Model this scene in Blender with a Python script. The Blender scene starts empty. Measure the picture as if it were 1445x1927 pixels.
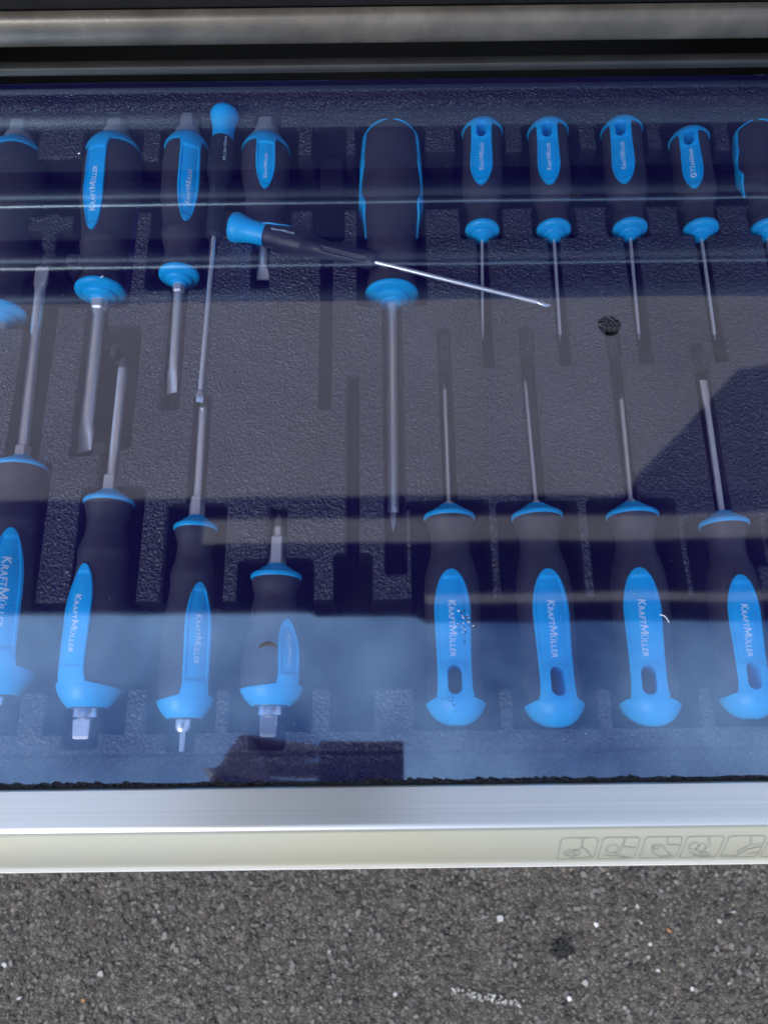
import bpy, bmesh, math, random
import numpy as np
from mathutils import Vector, Matrix, noise as mnoise

C = bpy.context.scene.collection
R_ = math.radians

# ------------------------------------------------------------------ camera
ZF = 0.72                    # height of the clear film above the asphalt
H = 0.35                     # camera above the film
TH, ROLL = R_(71.5), R_(0.7)
FPX, CX, CY = 1447.0, 722.5, 963.5
fw = Vector((0, math.cos(TH), -math.sin(TH)))
up0 = Vector((0, math.sin(TH), math.cos(TH)))
rt0 = Vector((1, 0, 0))
rt = rt0 * math.cos(ROLL) - up0 * math.sin(ROLL)
up = rt0 * math.sin(ROLL) + up0 * math.cos(ROLL)
cam_d = bpy.data.cameras.new('camera')
cam = bpy.data.objects.new('camera', cam_d)
C.objects.link(cam)
cam.matrix_world = Matrix(((rt.x, up.x, -fw.x, 0), (rt.y, up.y, -fw.y, 0), (rt.z, up.z, -fw.z, ZF + H), (0, 0, 0, 1)))
cam_d.sensor_fit = 'VERTICAL'
cam_d.sensor_height = 24
cam_d.sensor_width = 18
cam_d.lens = 24 * FPX / 1927
cam_d.clip_start = 0.01
cam_d.clip_end = 500
cam_d.dof.use_dof = True
cam_d.dof.focus_distance = 0.45
cam_d.dof.aperture_fstop = 7.5
bpy.context.scene.camera = cam


def P(px, py, z=0.0):
    """point of the photograph's pixel on the level z above the film (world coordinates)"""
    d = fw + rt * ((px - CX) / FPX) + up * ((CY - py) / FPX)
    return d * ((z - H) / d.z) + Vector((0, 0, ZF + H))


# ------------------------------------------------------------------ world, sun, exposure
SUN_EL, SUN_AZ = R_(36), R_(215)
w = bpy.data.worlds.new('World')
bpy.context.scene.world = w
w.use_nodes = True
nt = w.node_tree
nt.nodes.clear()
out = nt.nodes.new('ShaderNodeOutputWorld')
bg = nt.nodes.new('ShaderNodeBackground')
sky = nt.nodes.new('ShaderNodeTexSky')
sky.sky_type = 'NISHITA'
sky.sun_disc = False
sky.sun_elevation = SUN_EL
sky.sun_rotation = SUN_AZ
sky.dust_density = 1.5
sky.ozone_density = 2.0
bg.inputs['Strength'].default_value = 0.15
tc = nt.nodes.new('ShaderNodeTexCoord')
mp = nt.nodes.new('ShaderNodeMapping')
mp.inputs['Scale'].default_value = (1.0, 1.0, 1.4)
mp.inputs['Location'].default_value = (0.35, 0.1, 0.0)
nz = nt.nodes.new('ShaderNodeTexNoise')
nz.inputs['Scale'].default_value = 3.2
nz.inputs['Detail'].default_value = 7
nz.inputs['Roughness'].default_value = 0.55
rp = nt.nodes.new('ShaderNodeValToRGB')
rp.color_ramp.elements[0].position = 0.36
rp.color_ramp.elements[1].position = 0.74
rp.color_ramp.elements[1].color = (0.8, 0.8, 0.8, 1)
mix = nt.nodes.new('ShaderNodeMix')
mix.data_type = 'RGBA'
mix.inputs[7].default_value = (8.2, 9.2, 10.9, 1)
nt.links.new(tc.outputs['Generated'], mp.inputs['Vector'])
nt.links.new(mp.outputs[0], nz.inputs['Vector'])
nt.links.new(nz.outputs['Fac'], rp.inputs['Fac'])
nt.links.new(rp.outputs['Color'], mix.inputs[0])
nt.links.new(sky.outputs['Color'], mix.inputs[6])
nt.links.new(mix.outputs[2], bg.inputs['Color'])
nt.links.new(bg.outputs[0], out.inputs[0])
sl = bpy.data.lights.new('sun', 'SUN')
so = bpy.data.objects.new('sun', sl)
C.objects.link(so)
sl.energy = 1.5
sl.use_shadow = True
sl.angle = R_(25)
sl.color = (1.0, 0.90, 0.76)
sd = Vector((math.cos(SUN_EL) * math.sin(SUN_AZ), math.cos(SUN_EL) * math.cos(SUN_AZ), math.sin(SUN_EL)))
so.rotation_euler = sd.to_track_quat('Z', 'Y').to_euler()
vs = bpy.context.scene.view_settings
vs.view_transform = 'Standard'
vs.look = 'None'
vs.exposure = 0.65
vs.gamma = 1.0
bpy.context.scene.cycles.max_bounces = 12
bpy.context.scene.cycles.transparent_max_bounces = 16


# ------------------------------------------------------------------ materials
def newmat(name):
    m = bpy.data.materials.new(name)
    m.use_nodes = True
    n = m.node_tree
    return m, n, n.nodes['Principled BSDF']


def noise_node(n, scale, detail=3, rough=0.5, coord='Object'):
    t = n.nodes.new('ShaderNodeTexCoord')
    z = n.nodes.new('ShaderNodeTexNoise')
    z.inputs['Scale'].default_value = scale
    z.inputs['Detail'].default_value = detail
    z.inputs['Roughness'].default_value = rough
    n.links.new(t.outputs[coord], z.inputs['Vector'])
    return z


def ramp(n, src, stops):
    r = n.nodes.new('ShaderNodeValToRGB')
    e = r.color_ramp.elements
    while len(e) < len(stops):
        e.new(0.5)
    for k, (p, c) in enumerate(stops):
        e[k].position = p
        e[k].color = (c[0], c[1], c[2], 1)
    n.links.new(src, r.inputs['Fac'])
    return r


def bump(n, b, src, strength, dist):
    k = n.nodes.new('ShaderNodeBump')
    k.inputs['Strength'].default_value = strength
    k.inputs['Distance'].default_value = dist
    n.links.new(src, k.inputs['Height'])
    n.links.new(k.outputs[0], b.inputs['Normal'])
    return k


def simple(name, col, rough, metal=0.0, nscale=60, var=0.15, bstr=0.0, bdist=0.0002, bscale=900):
    m, n, b = newmat(name)
    z = noise_node(n, nscale)
    lo = [c * (1 - var) for c in col]
    hi = [min(1, c * (1 + var)) for c in col]
    r = ramp(n, z.outputs['Fac'], [(0.3, lo), (0.7, hi)])
    n.links.new(r.outputs[0], b.inputs['Base Color'])
    b.inputs['Roughness'].default_value = rough
    b.inputs['Metallic'].default_value = metal
    if bstr:
        z2 = noise_node(n, bscale, 2)
        bump(n, b, z2.outputs['Fac'], bstr, bdist)
    return m


M = {}
M['glint'] = simple('polished_glint', (0.7, 0.62, 0.55), 0.35, 1.0, nscale=30, var=0.1)  # for the strips added to draw a sky glint on the bars
M['panel'] = simple('matt_black_panel', (0.006, 0.006, 0.007), 0.6, nscale=30, var=0.3)
M['panel'].node_tree.nodes['Principled BSDF'].inputs['Specular IOR Level'].default_value = 0.15
M['blue'] = simple('blue_plastic', (0.0, 0.50, 0.98), 0.38, nscale=90, var=0.10, bstr=0.15, bdist=0.0001, bscale=2500)
M['rubber'] = simple('black_rubber', (0.048, 0.042, 0.045), 0.5, var=0.25, bstr=0.5, bdist=0.0002, bscale=2200)
M['grip'] = simple('grip_plastic', (0.022, 0.022, 0.028), 0.42, var=0.2, bstr=0.2, bdist=0.0001, bscale=2500)
M['print'] = simple('white_print', (0.80, 0.93, 1.0), 0.5, var=0.04, nscale=900)
M['steel'] = simple('satin_steel', (0.97, 0.98, 0.99), 0.25, 0.65, nscale=200, var=0.08, bstr=0.1, bdist=0.00005, bscale=3000)
M['tip'] = simple('dark_tip_steel', (0.33, 0.33, 0.34), 0.38, 1.0, nscale=300, var=0.2)
M['boltsteel'] = simple('bright_bolster_steel', (0.85, 0.85, 0.86), 0.22, 1.0, nscale=200, var=0.06)
M['dullsteel'] = simple('dull_grey_butt', (0.30, 0.31, 0.34), 0.45, 0.35, nscale=200, var=0.1)
M['lip'] = simple('pale_lip', (0.80, 0.80, 0.78), 0.35, 0.2, nscale=20, var=0.06)
M['black_paint'] = simple('black_powder_coat', (0.012, 0.012, 0.013), 0.45, nscale=30, var=0.3, bstr=0.25, bdist=0.0002, bscale=1200)
M['phone'] = simple('phone_black', (0.008, 0.008, 0.01), 0.25)
M['lens'] = simple('lens_glass', (0.004, 0.004, 0.008), 0.05)
M['sleeve'] = simple('dark_sleeve_cloth', (0.012, 0.012, 0.016), 0.9, nscale=200, var=0.3, bstr=0.6, bdist=0.0008, bscale=700)
M['skin'] = simple('skin', (0.42, 0.24, 0.17), 0.5, nscale=80, var=0.12, bstr=0.3, bdist=0.0002, bscale=700)
M['frame'] = simple('dark_canopy_frame', (0.02, 0.018, 0.02), 0.6, nscale=8, var=0.3)
M['inkline'] = simple('grey_print', (0.23, 0.24, 0.21), 0.5, nscale=300, var=0.2)

# black handle bars, dusty
m, n, b = newmat('dusty_black_bar')
z = noise_node(n, 22, 6, 0.65)
r = ramp(n, z.outputs['Fac'], [(0.3, (0.038, 0.034, 0.029)), (0.52, (0.075, 0.067, 0.057)), (0.8, (0.14, 0.125, 0.105))])
n.links.new(r.outputs[0], b.inputs['Base Color'])
b.inputs['Roughness'].default_value = 0.33
z2 = noise_node(n, 900, 2)
bump(n, b, z2.outputs['Fac'], 0.35, 0.00025)
M['bar'] = m

# moulded black insert with a leathery grain
m, n, b = newmat('grained_black_foam')
z = noise_node(n, 25, 4)
r = ramp(n, z.outputs['Fac'], [(0.3, (0.029, 0.028, 0.031)), (0.7, (0.047, 0.045, 0.049))])
n.links.new(r.outputs[0], b.inputs['Base Color'])
b.inputs['Roughness'].default_value = 0.36
b.inputs['Specular IOR Level'].default_value = 0.8
t = n.nodes.new('ShaderNodeTexCoord')
zz = noise_node(n, 380, 2)
vv = n.nodes.new('ShaderNodeTexVoronoi')
vv.feature = 'SMOOTH_F1'
vv.inputs['Scale'].default_value = 780
mpn = n.nodes.new('ShaderNodeVectorMath')
mpn.operation = 'MULTIPLY_ADD'
mpn.inputs[1].default_value = (0.0022, 0.0022, 0.0022)
n.links.new(zz.outputs['Color'], mpn.inputs[0])
n.links.new(t.outputs['Object'], mpn.inputs[2])
n.links.new(mpn.outputs[0], vv.inputs['Vector'])
ad = n.nodes.new('ShaderNodeMath')
ad.operation = 'MULTIPLY_ADD'
ad.inputs[1].default_value = 0.6
n.links.new(zz.outputs['Fac'], ad.inputs[0])
n.links.new(vv.outputs['Distance'], ad.inputs[2])
bump(n, b, ad.outputs[0], 1.0, 0.0019)
M['foam'] = m
M['recess_shade'] = simple('smooth_recess_shade', (0.007, 0.007, 0.008), 0.75, nscale=60, var=0.3, bstr=0.3, bdist=0.0003, bscale=1200)  # cut foam, kept blacker than the top: pocket shade put into the colour
M['recess_shade'].node_tree.nodes['Principled BSDF'].inputs['Specular IOR Level'].default_value = 0.25

# clear film: thin, glossy, with a weak blue haze
m = bpy.data.materials.new('clear_blue_film')
m.use_nodes = True
n = m.node_tree
n.nodes.clear()
o = n.nodes.new('ShaderNodeOutputMaterial')
tr = n.nodes.new('ShaderNodeBsdfTransparent')
tr.inputs['Color'].default_value = (0.90, 0.93, 0.99, 1)
gl = n.nodes.new('ShaderNodeBsdfGlossy')
gl.inputs['Color'].default_value = (0.50, 0.76, 1.0, 1)
gl.inputs['Roughness'].default_value = 0.035
fr = n.nodes.new('ShaderNodeFresnel')
geo = n.nodes.new('ShaderNodeNewGeometry')
io = n.nodes.new('ShaderNodeMix')          # same reflectance on the lower face as on the upper one
io.inputs[2].default_value = 2.3
io.inputs[3].default_value = 1 / 2.3
n.links.new(geo.outputs['Backfacing'], io.inputs[0])
n.links.new(io.outputs[0], fr.inputs['IOR'])
df = n.nodes.new('ShaderNodeBsdfDiffuse')
df.inputs['Color'].default_value = (0.12, 0.08, 0.85, 1)
wv = noise_node(n, 9, 2)
wv2 = noise_node(n, 70, 3)
ml = n.nodes.new('ShaderNodeMath')
ml.operation = 'MULTIPLY_ADD'
ml.inputs[1].default_value = 0.03
n.links.new(wv2.outputs['Fac'], ml.inputs[0])
n.links.new(wv.outputs['Fac'], ml.inputs[2])
bp = n.nodes.new('ShaderNodeBump')
bp.inputs['Strength'].default_value = 0.2
bp.inputs['Distance'].default_value = 0.0007
n.links.new(ml.outputs[0], bp.inputs['Height'])
n.links.new(bp.outputs[0], gl.inputs['Normal'])
mx = n.nodes.new('ShaderNodeMixShader')
n.links.new(fr.outputs[0], mx.inputs[0])
n.links.new(tr.outputs[0], mx.inputs[1])
n.links.new(gl.outputs[0], mx.inputs[2])
mx2 = n.nodes.new('ShaderNodeMixShader')
hz = noise_node(n, 14, 4)
hr = ramp(n, hz.outputs['Fac'], [(0.3, (0.014,) * 3), (0.75, (0.021,) * 3)])
stc = n.nodes.new('ShaderNodeTexCoord')
smp = n.nodes.new('ShaderNodeMapping')
smp.inputs['Scale'].default_value = (160, 3, 1)
smp.inputs['Rotation'].default_value = (0, 0, 0.12)
sn = n.nodes.new('ShaderNodeTexNoise')
sn.inputs['Scale'].default_value = 1.0
sn.inputs['Detail'].default_value = 2
n.links.new(stc.outputs['Object'], smp.inputs[0])
n.links.new(smp.outputs[0], sn.inputs['Vector'])
sr_ = ramp(n, sn.outputs['Fac'], [(0.62, (0,) * 3), (0.72, (0.008,) * 3)])
sa = n.nodes.new('ShaderNodeMath')
n.links.new(hr.outputs[0], sa.inputs[0])
n.links.new(sr_.outputs[0], sa.inputs[1])
n.links.new(sa.outputs[0], mx2.inputs[0])
n.links.new(mx.outputs[0], mx2.inputs[1])
n.links.new(df.outputs[0], mx2.inputs[2])
n.links.new(mx2.outputs[0], o.inputs[0])
M['film'] = m

# brushed aluminium of the drawer rail
m, n, b = newmat('satin_aluminium')
t = n.nodes.new('ShaderNodeTexCoord')
mp = n.nodes.new('ShaderNodeMapping')
mp.inputs['Scale'].default_value = (2, 900, 900)
z = n.nodes.new('ShaderNodeTexNoise')
z.inputs['Scale'].default_value = 1.0
z.inputs['Detail'].default_value = 3
n.links.new(t.outputs['Object'], mp.inputs[0])
n.links.new(mp.outputs[0], z.inputs['Vector'])
r = ramp(n, z.outputs['Fac'], [(0.3, (0.50, 0.52, 0.53)), (0.7, (0.58, 0.60, 0.61))])
n.links.new(r.outputs[0], b.inputs['Base Color'])
b.inputs['Metallic'].default_value = 0.85
b.inputs['Roughness'].default_value = 0.3
bump(n, b, z.outputs['Fac'], 0.15, 0.0001)
M['alu'] = m
m, n, b = newmat('cream_anodised_face')
z = noise_node(n, 7, 4)
r = ramp(n, z.outputs['Fac'], [(0.3, (0.44, 0.47, 0.44)), (0.7, (0.48, 0.47, 0.37))])
n.links.new(r.outputs[0], b.inputs['Base Color'])
b.inputs['Metallic'].default_value = 0.45
b.inputs['Roughness'].default_value = 0.4
M['face'] = m

# asphalt
m, n, b = newmat('asphalt')
t = n.nodes.new('ShaderNodeTexCoord')
v = n.nodes.new('ShaderNodeTexVoronoi')
v.inputs['Scale'].default_value = 260
n.links.new(t.outputs['Object'], v.inputs['Vector'])
r = ramp(n, v.outputs['Color'], [(0.1, (0.056, 0.048, 0.041)), (0.5, (0.118, 0.106, 0.092)), (0.8, (0.175, 0.162, 0.143)), (0.97, (0.26, 0.235, 0.20))])
v2 = n.nodes.new('ShaderNodeTexVoronoi')
v2.feature = 'DISTANCE_TO_EDGE'
v2.inputs['Scale'].default_value = 260
n.links.new(t.outputs['Object'], v2.inputs['Vector'])
er = ramp(n, v2.outputs['Distance'], [(0.0, (0.35,) * 3), (0.12, (1,) * 3)])
z = noise_node(n, 5, 5, 0.6)
r2 = ramp(n, z.outputs['Fac'], [(0.3, (0.75, 0.75, 0.77)), (0.7, (1.12, 1.1, 1.06))])
mu = n.nodes.new('ShaderNodeMix')
mu.data_type = 'RGBA'
mu.blend_type = 'MULTIPLY'
mu.inputs[0].default_value = 1
n.links.new(r.outputs[0], mu.inputs[6])
n.links.new(er.outputs[0], mu.inputs[7])
mu2 = n.nodes.new('ShaderNodeMix')
mu2.data_type = 'RGBA'
mu2.blend_type = 'MULTIPLY'
mu2.inputs[0].default_value = 1
n.links.new(mu.outputs[2], mu2.inputs[6])
n.links.new(r2.outputs[0], mu2.inputs[7])
n.links.new(mu2.outputs[2], b.inputs['Base Color'])
b.inputs['Roughness'].default_value = 0.85
bump(n, b, v2.outputs['Distance'], 0.8, 0.004)
M['asphalt'] = m


def chip_mat():
    m, n, b = newmat('stone_chips')
    a = n.nodes.new('ShaderNodeAttribute')
    a.attribute_name = 'tone'
    r = ramp(n, a.outputs['Fac'], [(0.0, (0.012, 0.012, 0.012)), (0.12, (0.050, 0.045, 0.040)), (0.5, (0.125, 0.119, 0.112)), (0.8, (0.21, 0.20, 0.185)), (0.93, (0.36, 0.35, 0.33)), (0.975, (0.75, 0.75, 0.76)), (1.0, (0.38, 0.19, 0.08))])
    n.links.new(r.outputs[0], b.inputs['Base Color'])
    b.inputs['Roughness'].default_value = 0.7
    return m


M['chips'] = chip_mat()

# canopy fabric lets daylight through
m = bpy.data.materials.new('cream_canopy_fabric')
m.use_nodes = True
n = m.node_tree
n.nodes.clear()
o = n.nodes.new('ShaderNodeOutputMaterial')
d1 = n.nodes.new('ShaderNodeBsdfDiffuse')
d2 = n.nodes.new('ShaderNodeBsdfTranslucent')
z = noise_node(n, 2.0, 4)
r = ramp(n, z.outputs['Fac'], [(0.3, (0.68, 0.53, 0.42)), (0.7, (0.77, 0.61, 0.49))])
n.links.new(r.outputs[0], d1.inputs['Color'])
n.links.new(r.outputs[0], d2.inputs['Color'])
mx = n.nodes.new('ShaderNodeMixShader')
mx.inputs[0].default_value = 0.8
n.links.new(d1.outputs[0], mx.inputs[1])
n.links.new(d2.outputs[0], mx.inputs[2])
n.links.new(mx.outputs[0], o.inputs[0])
M['fabric'] = m
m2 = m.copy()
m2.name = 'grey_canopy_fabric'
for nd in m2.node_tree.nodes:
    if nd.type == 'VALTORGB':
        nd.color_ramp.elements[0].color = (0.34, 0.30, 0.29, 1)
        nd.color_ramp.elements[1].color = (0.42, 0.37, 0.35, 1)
M['shade'] = m2


# ------------------------------------------------------------------ helpers
def link(name, me, mat=None, parent=None, smooth=False):
    o = bpy.data.objects.new(name, me)
    C.objects.link(o)
    if mat is not None:
        me.materials.clear()
        me.materials.append(mat)
    if parent is not None:
        o.parent = parent
    if smooth:
        me.polygons.foreach_set('use_smooth', [True] * len(me.polygons))
    return o


def pyd(name, v, f, mat=None, parent=None, smooth=False):
    me = bpy.data.meshes.new(name)
    me.from_pydata([tuple(map(float, p)) for p in v], [], [tuple(q) for q in f])
    me.validate()
    me.update()
    return link(name, me, mat, parent, smooth)


def tag(o, label=None, cat=None, group=None, kind=None):
    if label:
        o['label'] = label
    if cat:
        o['category'] = cat
    if group:
        o['group'] = group
    if kind:
        o['kind'] = kind
    return o


def empty(name, loc, rz=0.0):
    o = bpy.data.objects.new(name, None)
    C.objects.link(o)
    o.location = loc
    o.rotation_euler = (0, 0, rz)
    o.empty_display_size = 0.01
    return o


def box(name, lo, hi, mat, parent=None, bev=0.0):
    bm = bmesh.new()
    bmesh.ops.create_cube(bm, size=1)
    for v_ in bm.verts:
        v_.co = Vector([lo[k] + (v_.co[k] + 0.5) * (hi[k] - lo[k]) for k in range(3)])
    if bev:
        bmesh.ops.bevel(bm, geom=bm.edges[:], offset=bev, segments=3, affect='EDGES', profile=0.6)
    me = bpy.data.meshes.new(name)
    bm.to_mesh(me)
    bm.free()
    return link(name, me, mat, parent)


def extrude_x(name, prof, x0, x1, mat, parent=None, seg=1, closed=True, smooth=False):
    """prof: list of (y,z) round the outline"""
    v, f = [], []
    k = len(prof)
    for i in range(seg + 1):
        x = x0 + (x1 - x0) * i / seg
        v += [(x, p[0], p[1]) for p in prof]
    for i in range(seg):
        for j in range(k if closed else k - 1):
            a, b_ = i * k + j, i * k + (j + 1) % k
            f.append((a, b_, b_ + k, a + k))
    if closed:
        f.append(tuple(range(k)))
        f.append(tuple(range(seg * k, seg * k + k))[::-1])
    o = pyd(name, v, f, mat, parent, False)
    fixn(o)
    if smooth:
        autosmooth(o, 35)
    return o


def fixn(o):
    bm = bmesh.new()
    bm.from_mesh(o.data)
    bmesh.ops.recalc_face_normals(bm, faces=bm.faces)
    bm.to_mesh(o.data)
    bm.free()


def autosmooth(o, deg):
    bm = bmesh.new()
    bm.from_mesh(o.data)
    for f_ in bm.faces:
        f_.smooth = True
    lim = R_(deg)
    for e in bm.edges:
        e.smooth = not (len(e.link_faces) == 2 and e.calc_face_angle(0) > lim)
    bm.to_mesh(o.data)
    bm.free()


def interp(prof, s):
    """smooth (monotone cubic-ish) interpolation of profile [(s,r)...]"""
    xs = [p[0] for p in prof]
    ys = [p[1] for p in prof]
    if s <= xs[0]:
        return ys[0]
    if s >= xs[-1]:
        return ys[-1]
    k = max(i for i in range(len(xs)) if xs[i] <= s)
    k = min(k, len(xs) - 2)
    h = xs[k + 1] - xs[k]
    t_ = (s - xs[k]) / h

    def slope(i):
        if i == 0 or i == len(xs) - 1:
            j = 0 if i == 0 else len(xs) - 2
            return (ys[j + 1] - ys[j]) / (xs[j + 1] - xs[j])
        a = (ys[i] - ys[i - 1]) / (xs[i] - xs[i - 1])
        c = (ys[i + 1] - ys[i]) / (xs[i + 1] - xs[i])
        return 0.0 if a * c <= 0 else 2 * a * c / (a + c)
    m0, m1 = slope(k) * h, slope(k + 1) * h
    t2, t3 = t_ * t_, t_ * t_ * t_
    return (2 * t3 - 3 * t2 + 1) * ys[k] + (t3 - 2 * t2 + t_) * m0 + (-2 * t3 + 3 * t2) * ys[k + 1] + (t3 - t2) * m1


def lathe(name, prof, mat, parent=None, seg=40, xs=1.0, deg=40, flute=None):
    """solid of revolution about local Y: prof [(y,r)...]; ends are closed"""
    v, f = [], []
    for (y, r) in prof:
        for j in range(seg):
            a = 2 * math.pi * j / seg
            rr = r * (flute(y, a) if flute else 1.0)
            v.append((rr * math.sin(a) * xs, y, rr * math.cos(a)))
    for i in range(len(prof) - 1):
        for j in range(seg):
            a, b_ = i * seg + j, i * seg + (j + 1) % seg
            f.append((a, a + seg, b_ + seg, b_))
    f.append(tuple(range(seg)))
    f.append(tuple(range((len(prof) - 1) * seg, len(prof) * seg))[::-1])
    o = pyd(name, v, f, mat, parent)
    fixn(o)
    autosmooth(o, deg)
    return o


def bool_cut(o, cutter):
    md = o.modifiers.new('cut', 'BOOLEAN')
    md.operation = 'DIFFERENCE'
    md.solver = 'EXACT'
    md.object = cutter
    dg = bpy.context.evaluated_depsgraph_get()
    me = bpy.data.meshes.new_from_object(o.evaluated_get(dg))
    o.modifiers.clear()
    o.data = me


# ------------------------------------------------------------------ lettering wrapped on a handle
TEXTCACHE = {}


def glyphs(body, size):
    cu = bpy.data.curves.new('lettering', 'FONT')
    cu.body = body
    cu.offset = 0.018 if size > 0.9 else 0.013
    cu.space_character = 1.08
    cu.resolution_u = 2
    cu.size = size
    to = bpy.data.objects.new('lettering', cu)
    C.objects.link(to)
    dg = bpy.context.evaluated_depsgraph_get()
    dg.update()
    me = bpy.data.meshes.new_from_object(to.evaluated_get(dg))
    bpy.data.objects.remove(to)
    v = np.array([list(q.co) for q in me.vertices])
    return v, [list(p.vertices) for p in me.polygons]


def text_mesh(kind):
    if kind in TEXTCACHE:
        return TEXTCACHE[kind]
    V_, F_ = [], []
    x = 0.0

    def add(v, f, gap):
        nonlocal x
        b_ = len(V_)
        x0_ = min(p[0] for p in v)
        for p in v:
            V_.append((x + p[0] - x0_ + 0.12 * p[1] * (kind == 'logo'), p[1], 0))
        x += max(p[0] for p in v) - x0_ + gap
        F_.extend([[q + b_ for q in t_] for t_ in f])
    if kind == 'logo':
        add(*glyphs('K', 1.0), 0.05)
        add(*glyphs('RAFT', 0.74), 0.07)
        h, w_, t_, m_ = 0.72, 0.86, 0.15, 0.17      # the large M, drawn as four strokes
        c = w_ / 2
        add([(0, 0), (t_, 0), (t_, h * 0.62), (0, h), (m_, h), (c, h * 0.36), (c, 0.02), (w_ - m_, h), (w_, h), (w_ - t_, 0), (w_, 0), (w_ - t_, h * 0.62)],
            [(0, 1, 2, 3), (3, 2, 6), (3, 6, 5, 4), (7, 5, 6, 8), (8, 6, 11), (11, 9, 10, 8)], 0.08)
        add(*glyphs('\u00dcLLER', 0.74), 0.0)
    else:
        add(*glyphs(kind, 1.0), 0.0)
    bm = bmesh.new()
    vs_ = [bm.verts.new(p) for p in V_]
    for t_ in F_:
        try:
            bm.faces.new([vs_[q] for q in t_])
        except ValueError:
            pass
    bmesh.ops.triangulate(bm, faces=bm.faces[:])
    for _ in range(4):
        long_ = [e for e in bm.edges if e.calc_length() > 0.3]
        if not long_:
            break
        bmesh.ops.subdivide_edges(bm, edges=long_, cuts=1)
        bmesh.ops.triangulate(bm, faces=bm.faces[:])
    bm.verts.index_update()
    v = np.array([list(q.co) for q in bm.verts])
    f = [[q.index for q in fc.verts] for fc in bm.faces]
    bm.free()
    v[:, 0] -= v[:, 0].min()
    TEXTCACHE[kind] = (v, f)
    return v, f


def lettering(parent, kind, s0, length, thc, rad, lift, xs=1.0, rev=False, height=None, mat=None):
    v, f = text_mesh(kind)
    k = length / v[:, 0].max()
    ky = k if height is None else height
    mid = (v[:, 1].max() + v[:, 1].min()) / 2
    pts = []
    for x, y, _ in v:
        sgn = 1 if rev else -1
        s = s0 + sgn * x * k
        r = rad(s) + (lift(s) if callable(lift) else lift)
        th = thc + (-sgn) * (y - mid) * ky / max(r, 1e-4)
        pts.append((r * math.sin(th) * xs, s, r * math.cos(th)))
    o = pyd('lettering', pts, f, mat or M['print'], parent)
    return o


# ------------------------------------------------------------------ handles
def shell(name, L, rad, segs, thc, wfun, hfun, parent, xs=1.0, th=0.0012, s_rows=None, poles=False):
    """raised blue patch lying on the handle: closed solid; rows along s, columns across the half-width wfun(s)"""
    fr_ = [-1, -0.985, -0.95, -0.8, -0.75, -0.6, -0.45, -0.3, -0.15, 0, 0.15, 0.3, 0.45, 0.6, 0.75, 0.8, 0.95, 0.985, 1]
    if segs > 19:
        base = np.linspace(-1, 1, segs)
        fr_ = sorted(set([round(float(q), 4) for q in base] + [-0.985, -0.95, -0.8, -0.75, 0.75, 0.8, 0.95, 0.985]))
    nC = len(fr_)
    top, bot = [], []
    for s in s_rows:
        w_ = max(wfun(s), 0.004)
        r = rad(s)
        for q in fr_:
            a = thc + q * w_
            hh = hfun(s, q, w_)
            top.append(((r + hh) * math.sin(a) * xs, s, (r + hh) * math.cos(a)))
            rb = max(r - th, 0.0001)
            bot.append((rb * math.sin(a) * xs, s, rb * math.cos(a)))
    v = top + bot
    nR = len(s_rows)
    o_ = nR * nC
    f = []
    for i in range(nR - 1):
        for j in range(nC - 1):
            a = i * nC + j
            f.append((a, a + nC, a + nC + 1, a + 1))
            f.append((o_ + a, o_ + a + 1, o_ + a + nC + 1, o_ + a + nC))
        a, b_ = i * nC, i * nC + nC - 1
        f.append((a, o_ + a, o_ + a + nC, a + nC))
        f.append((b_, b_ + nC, o_ + b_ + nC, o_ + b_))
    for j in range(nC - 1):
        f.append((j, j + 1, o_ + j + 1, o_ + j))
        a = (nR - 1) * nC + j
        f.append((a, o_ + a, o_ + a + 1, a + 1))
    o = pyd(name, v, f, M['blue'], parent)
    fixn(o)
    autosmooth(o, 50)
    return o


def sstep(a, b_, x):
    t_ = min(1, max(0, (x - a) / (b_ - a)))
    return t_ * t_ * (3 - 2 * t_)


def guard(parent, L, R, steps=True, tilt=0):
    p = [(L - 0.0010, R * 0.80), (L - 0.0009, R * 0.96), (L - 0.0004, R * 0.99), (L + 0.0004, R), (L + 0.0012, R * 0.985), (L + 0.0018, R * 0.94), (L + 0.0024, R * 0.86),
         (L + 0.0029, R * 0.72), (L + 0.0030, R * 0.66), (L + 0.0040, R * 0.645), (L + 0.0046, R * 0.60), (L + 0.0052, R * 0.50), (L + 0.0054, R * 0.42), (L + 0.0066, R * 0.38), (L + 0.0070, R * 0.25)]
    return lathe('guard', p, M['blue'], parent, seg=64, deg=22)


def hexprism(name, y0, y1, r, mat, parent, taper=1.0, cham=0.0008):
    rings = [(y0, r), (y1 - cham, r * taper), (y1, r * taper - cham * 0.8)] if y1 > y0 else [(y0, r), (y1 + cham, r * taper), (y1, r * taper - cham * 0.8)]
    v, f = [], []
    for (y, q) in rings:
        for j in range(6):
            a = R_(60 * j + 30)
            v.append((q * math.sin(a), y, q * math.cos(a)))
    for i in range(2):
        for j in range(6):
            a, b_ = i * 6 + j, i * 6 + (j + 1) % 6
            f.append((a, b_, b_ + 6, a + 6))
    f.append(tuple(range(6)))
    f.append(tuple(range(12, 18)))
    o = pyd(name, v, f, mat, parent)
    fixn(o)
    bm = bmesh.new()
    bm.from_mesh(o.data)
    bmesh.ops.bevel(bm, geom=[e for e in bm.edges], offset=0.0003, segments=2, affect='EDGES')
    bm.to_mesh(o.data)
    bm.free()
    return o


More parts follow.
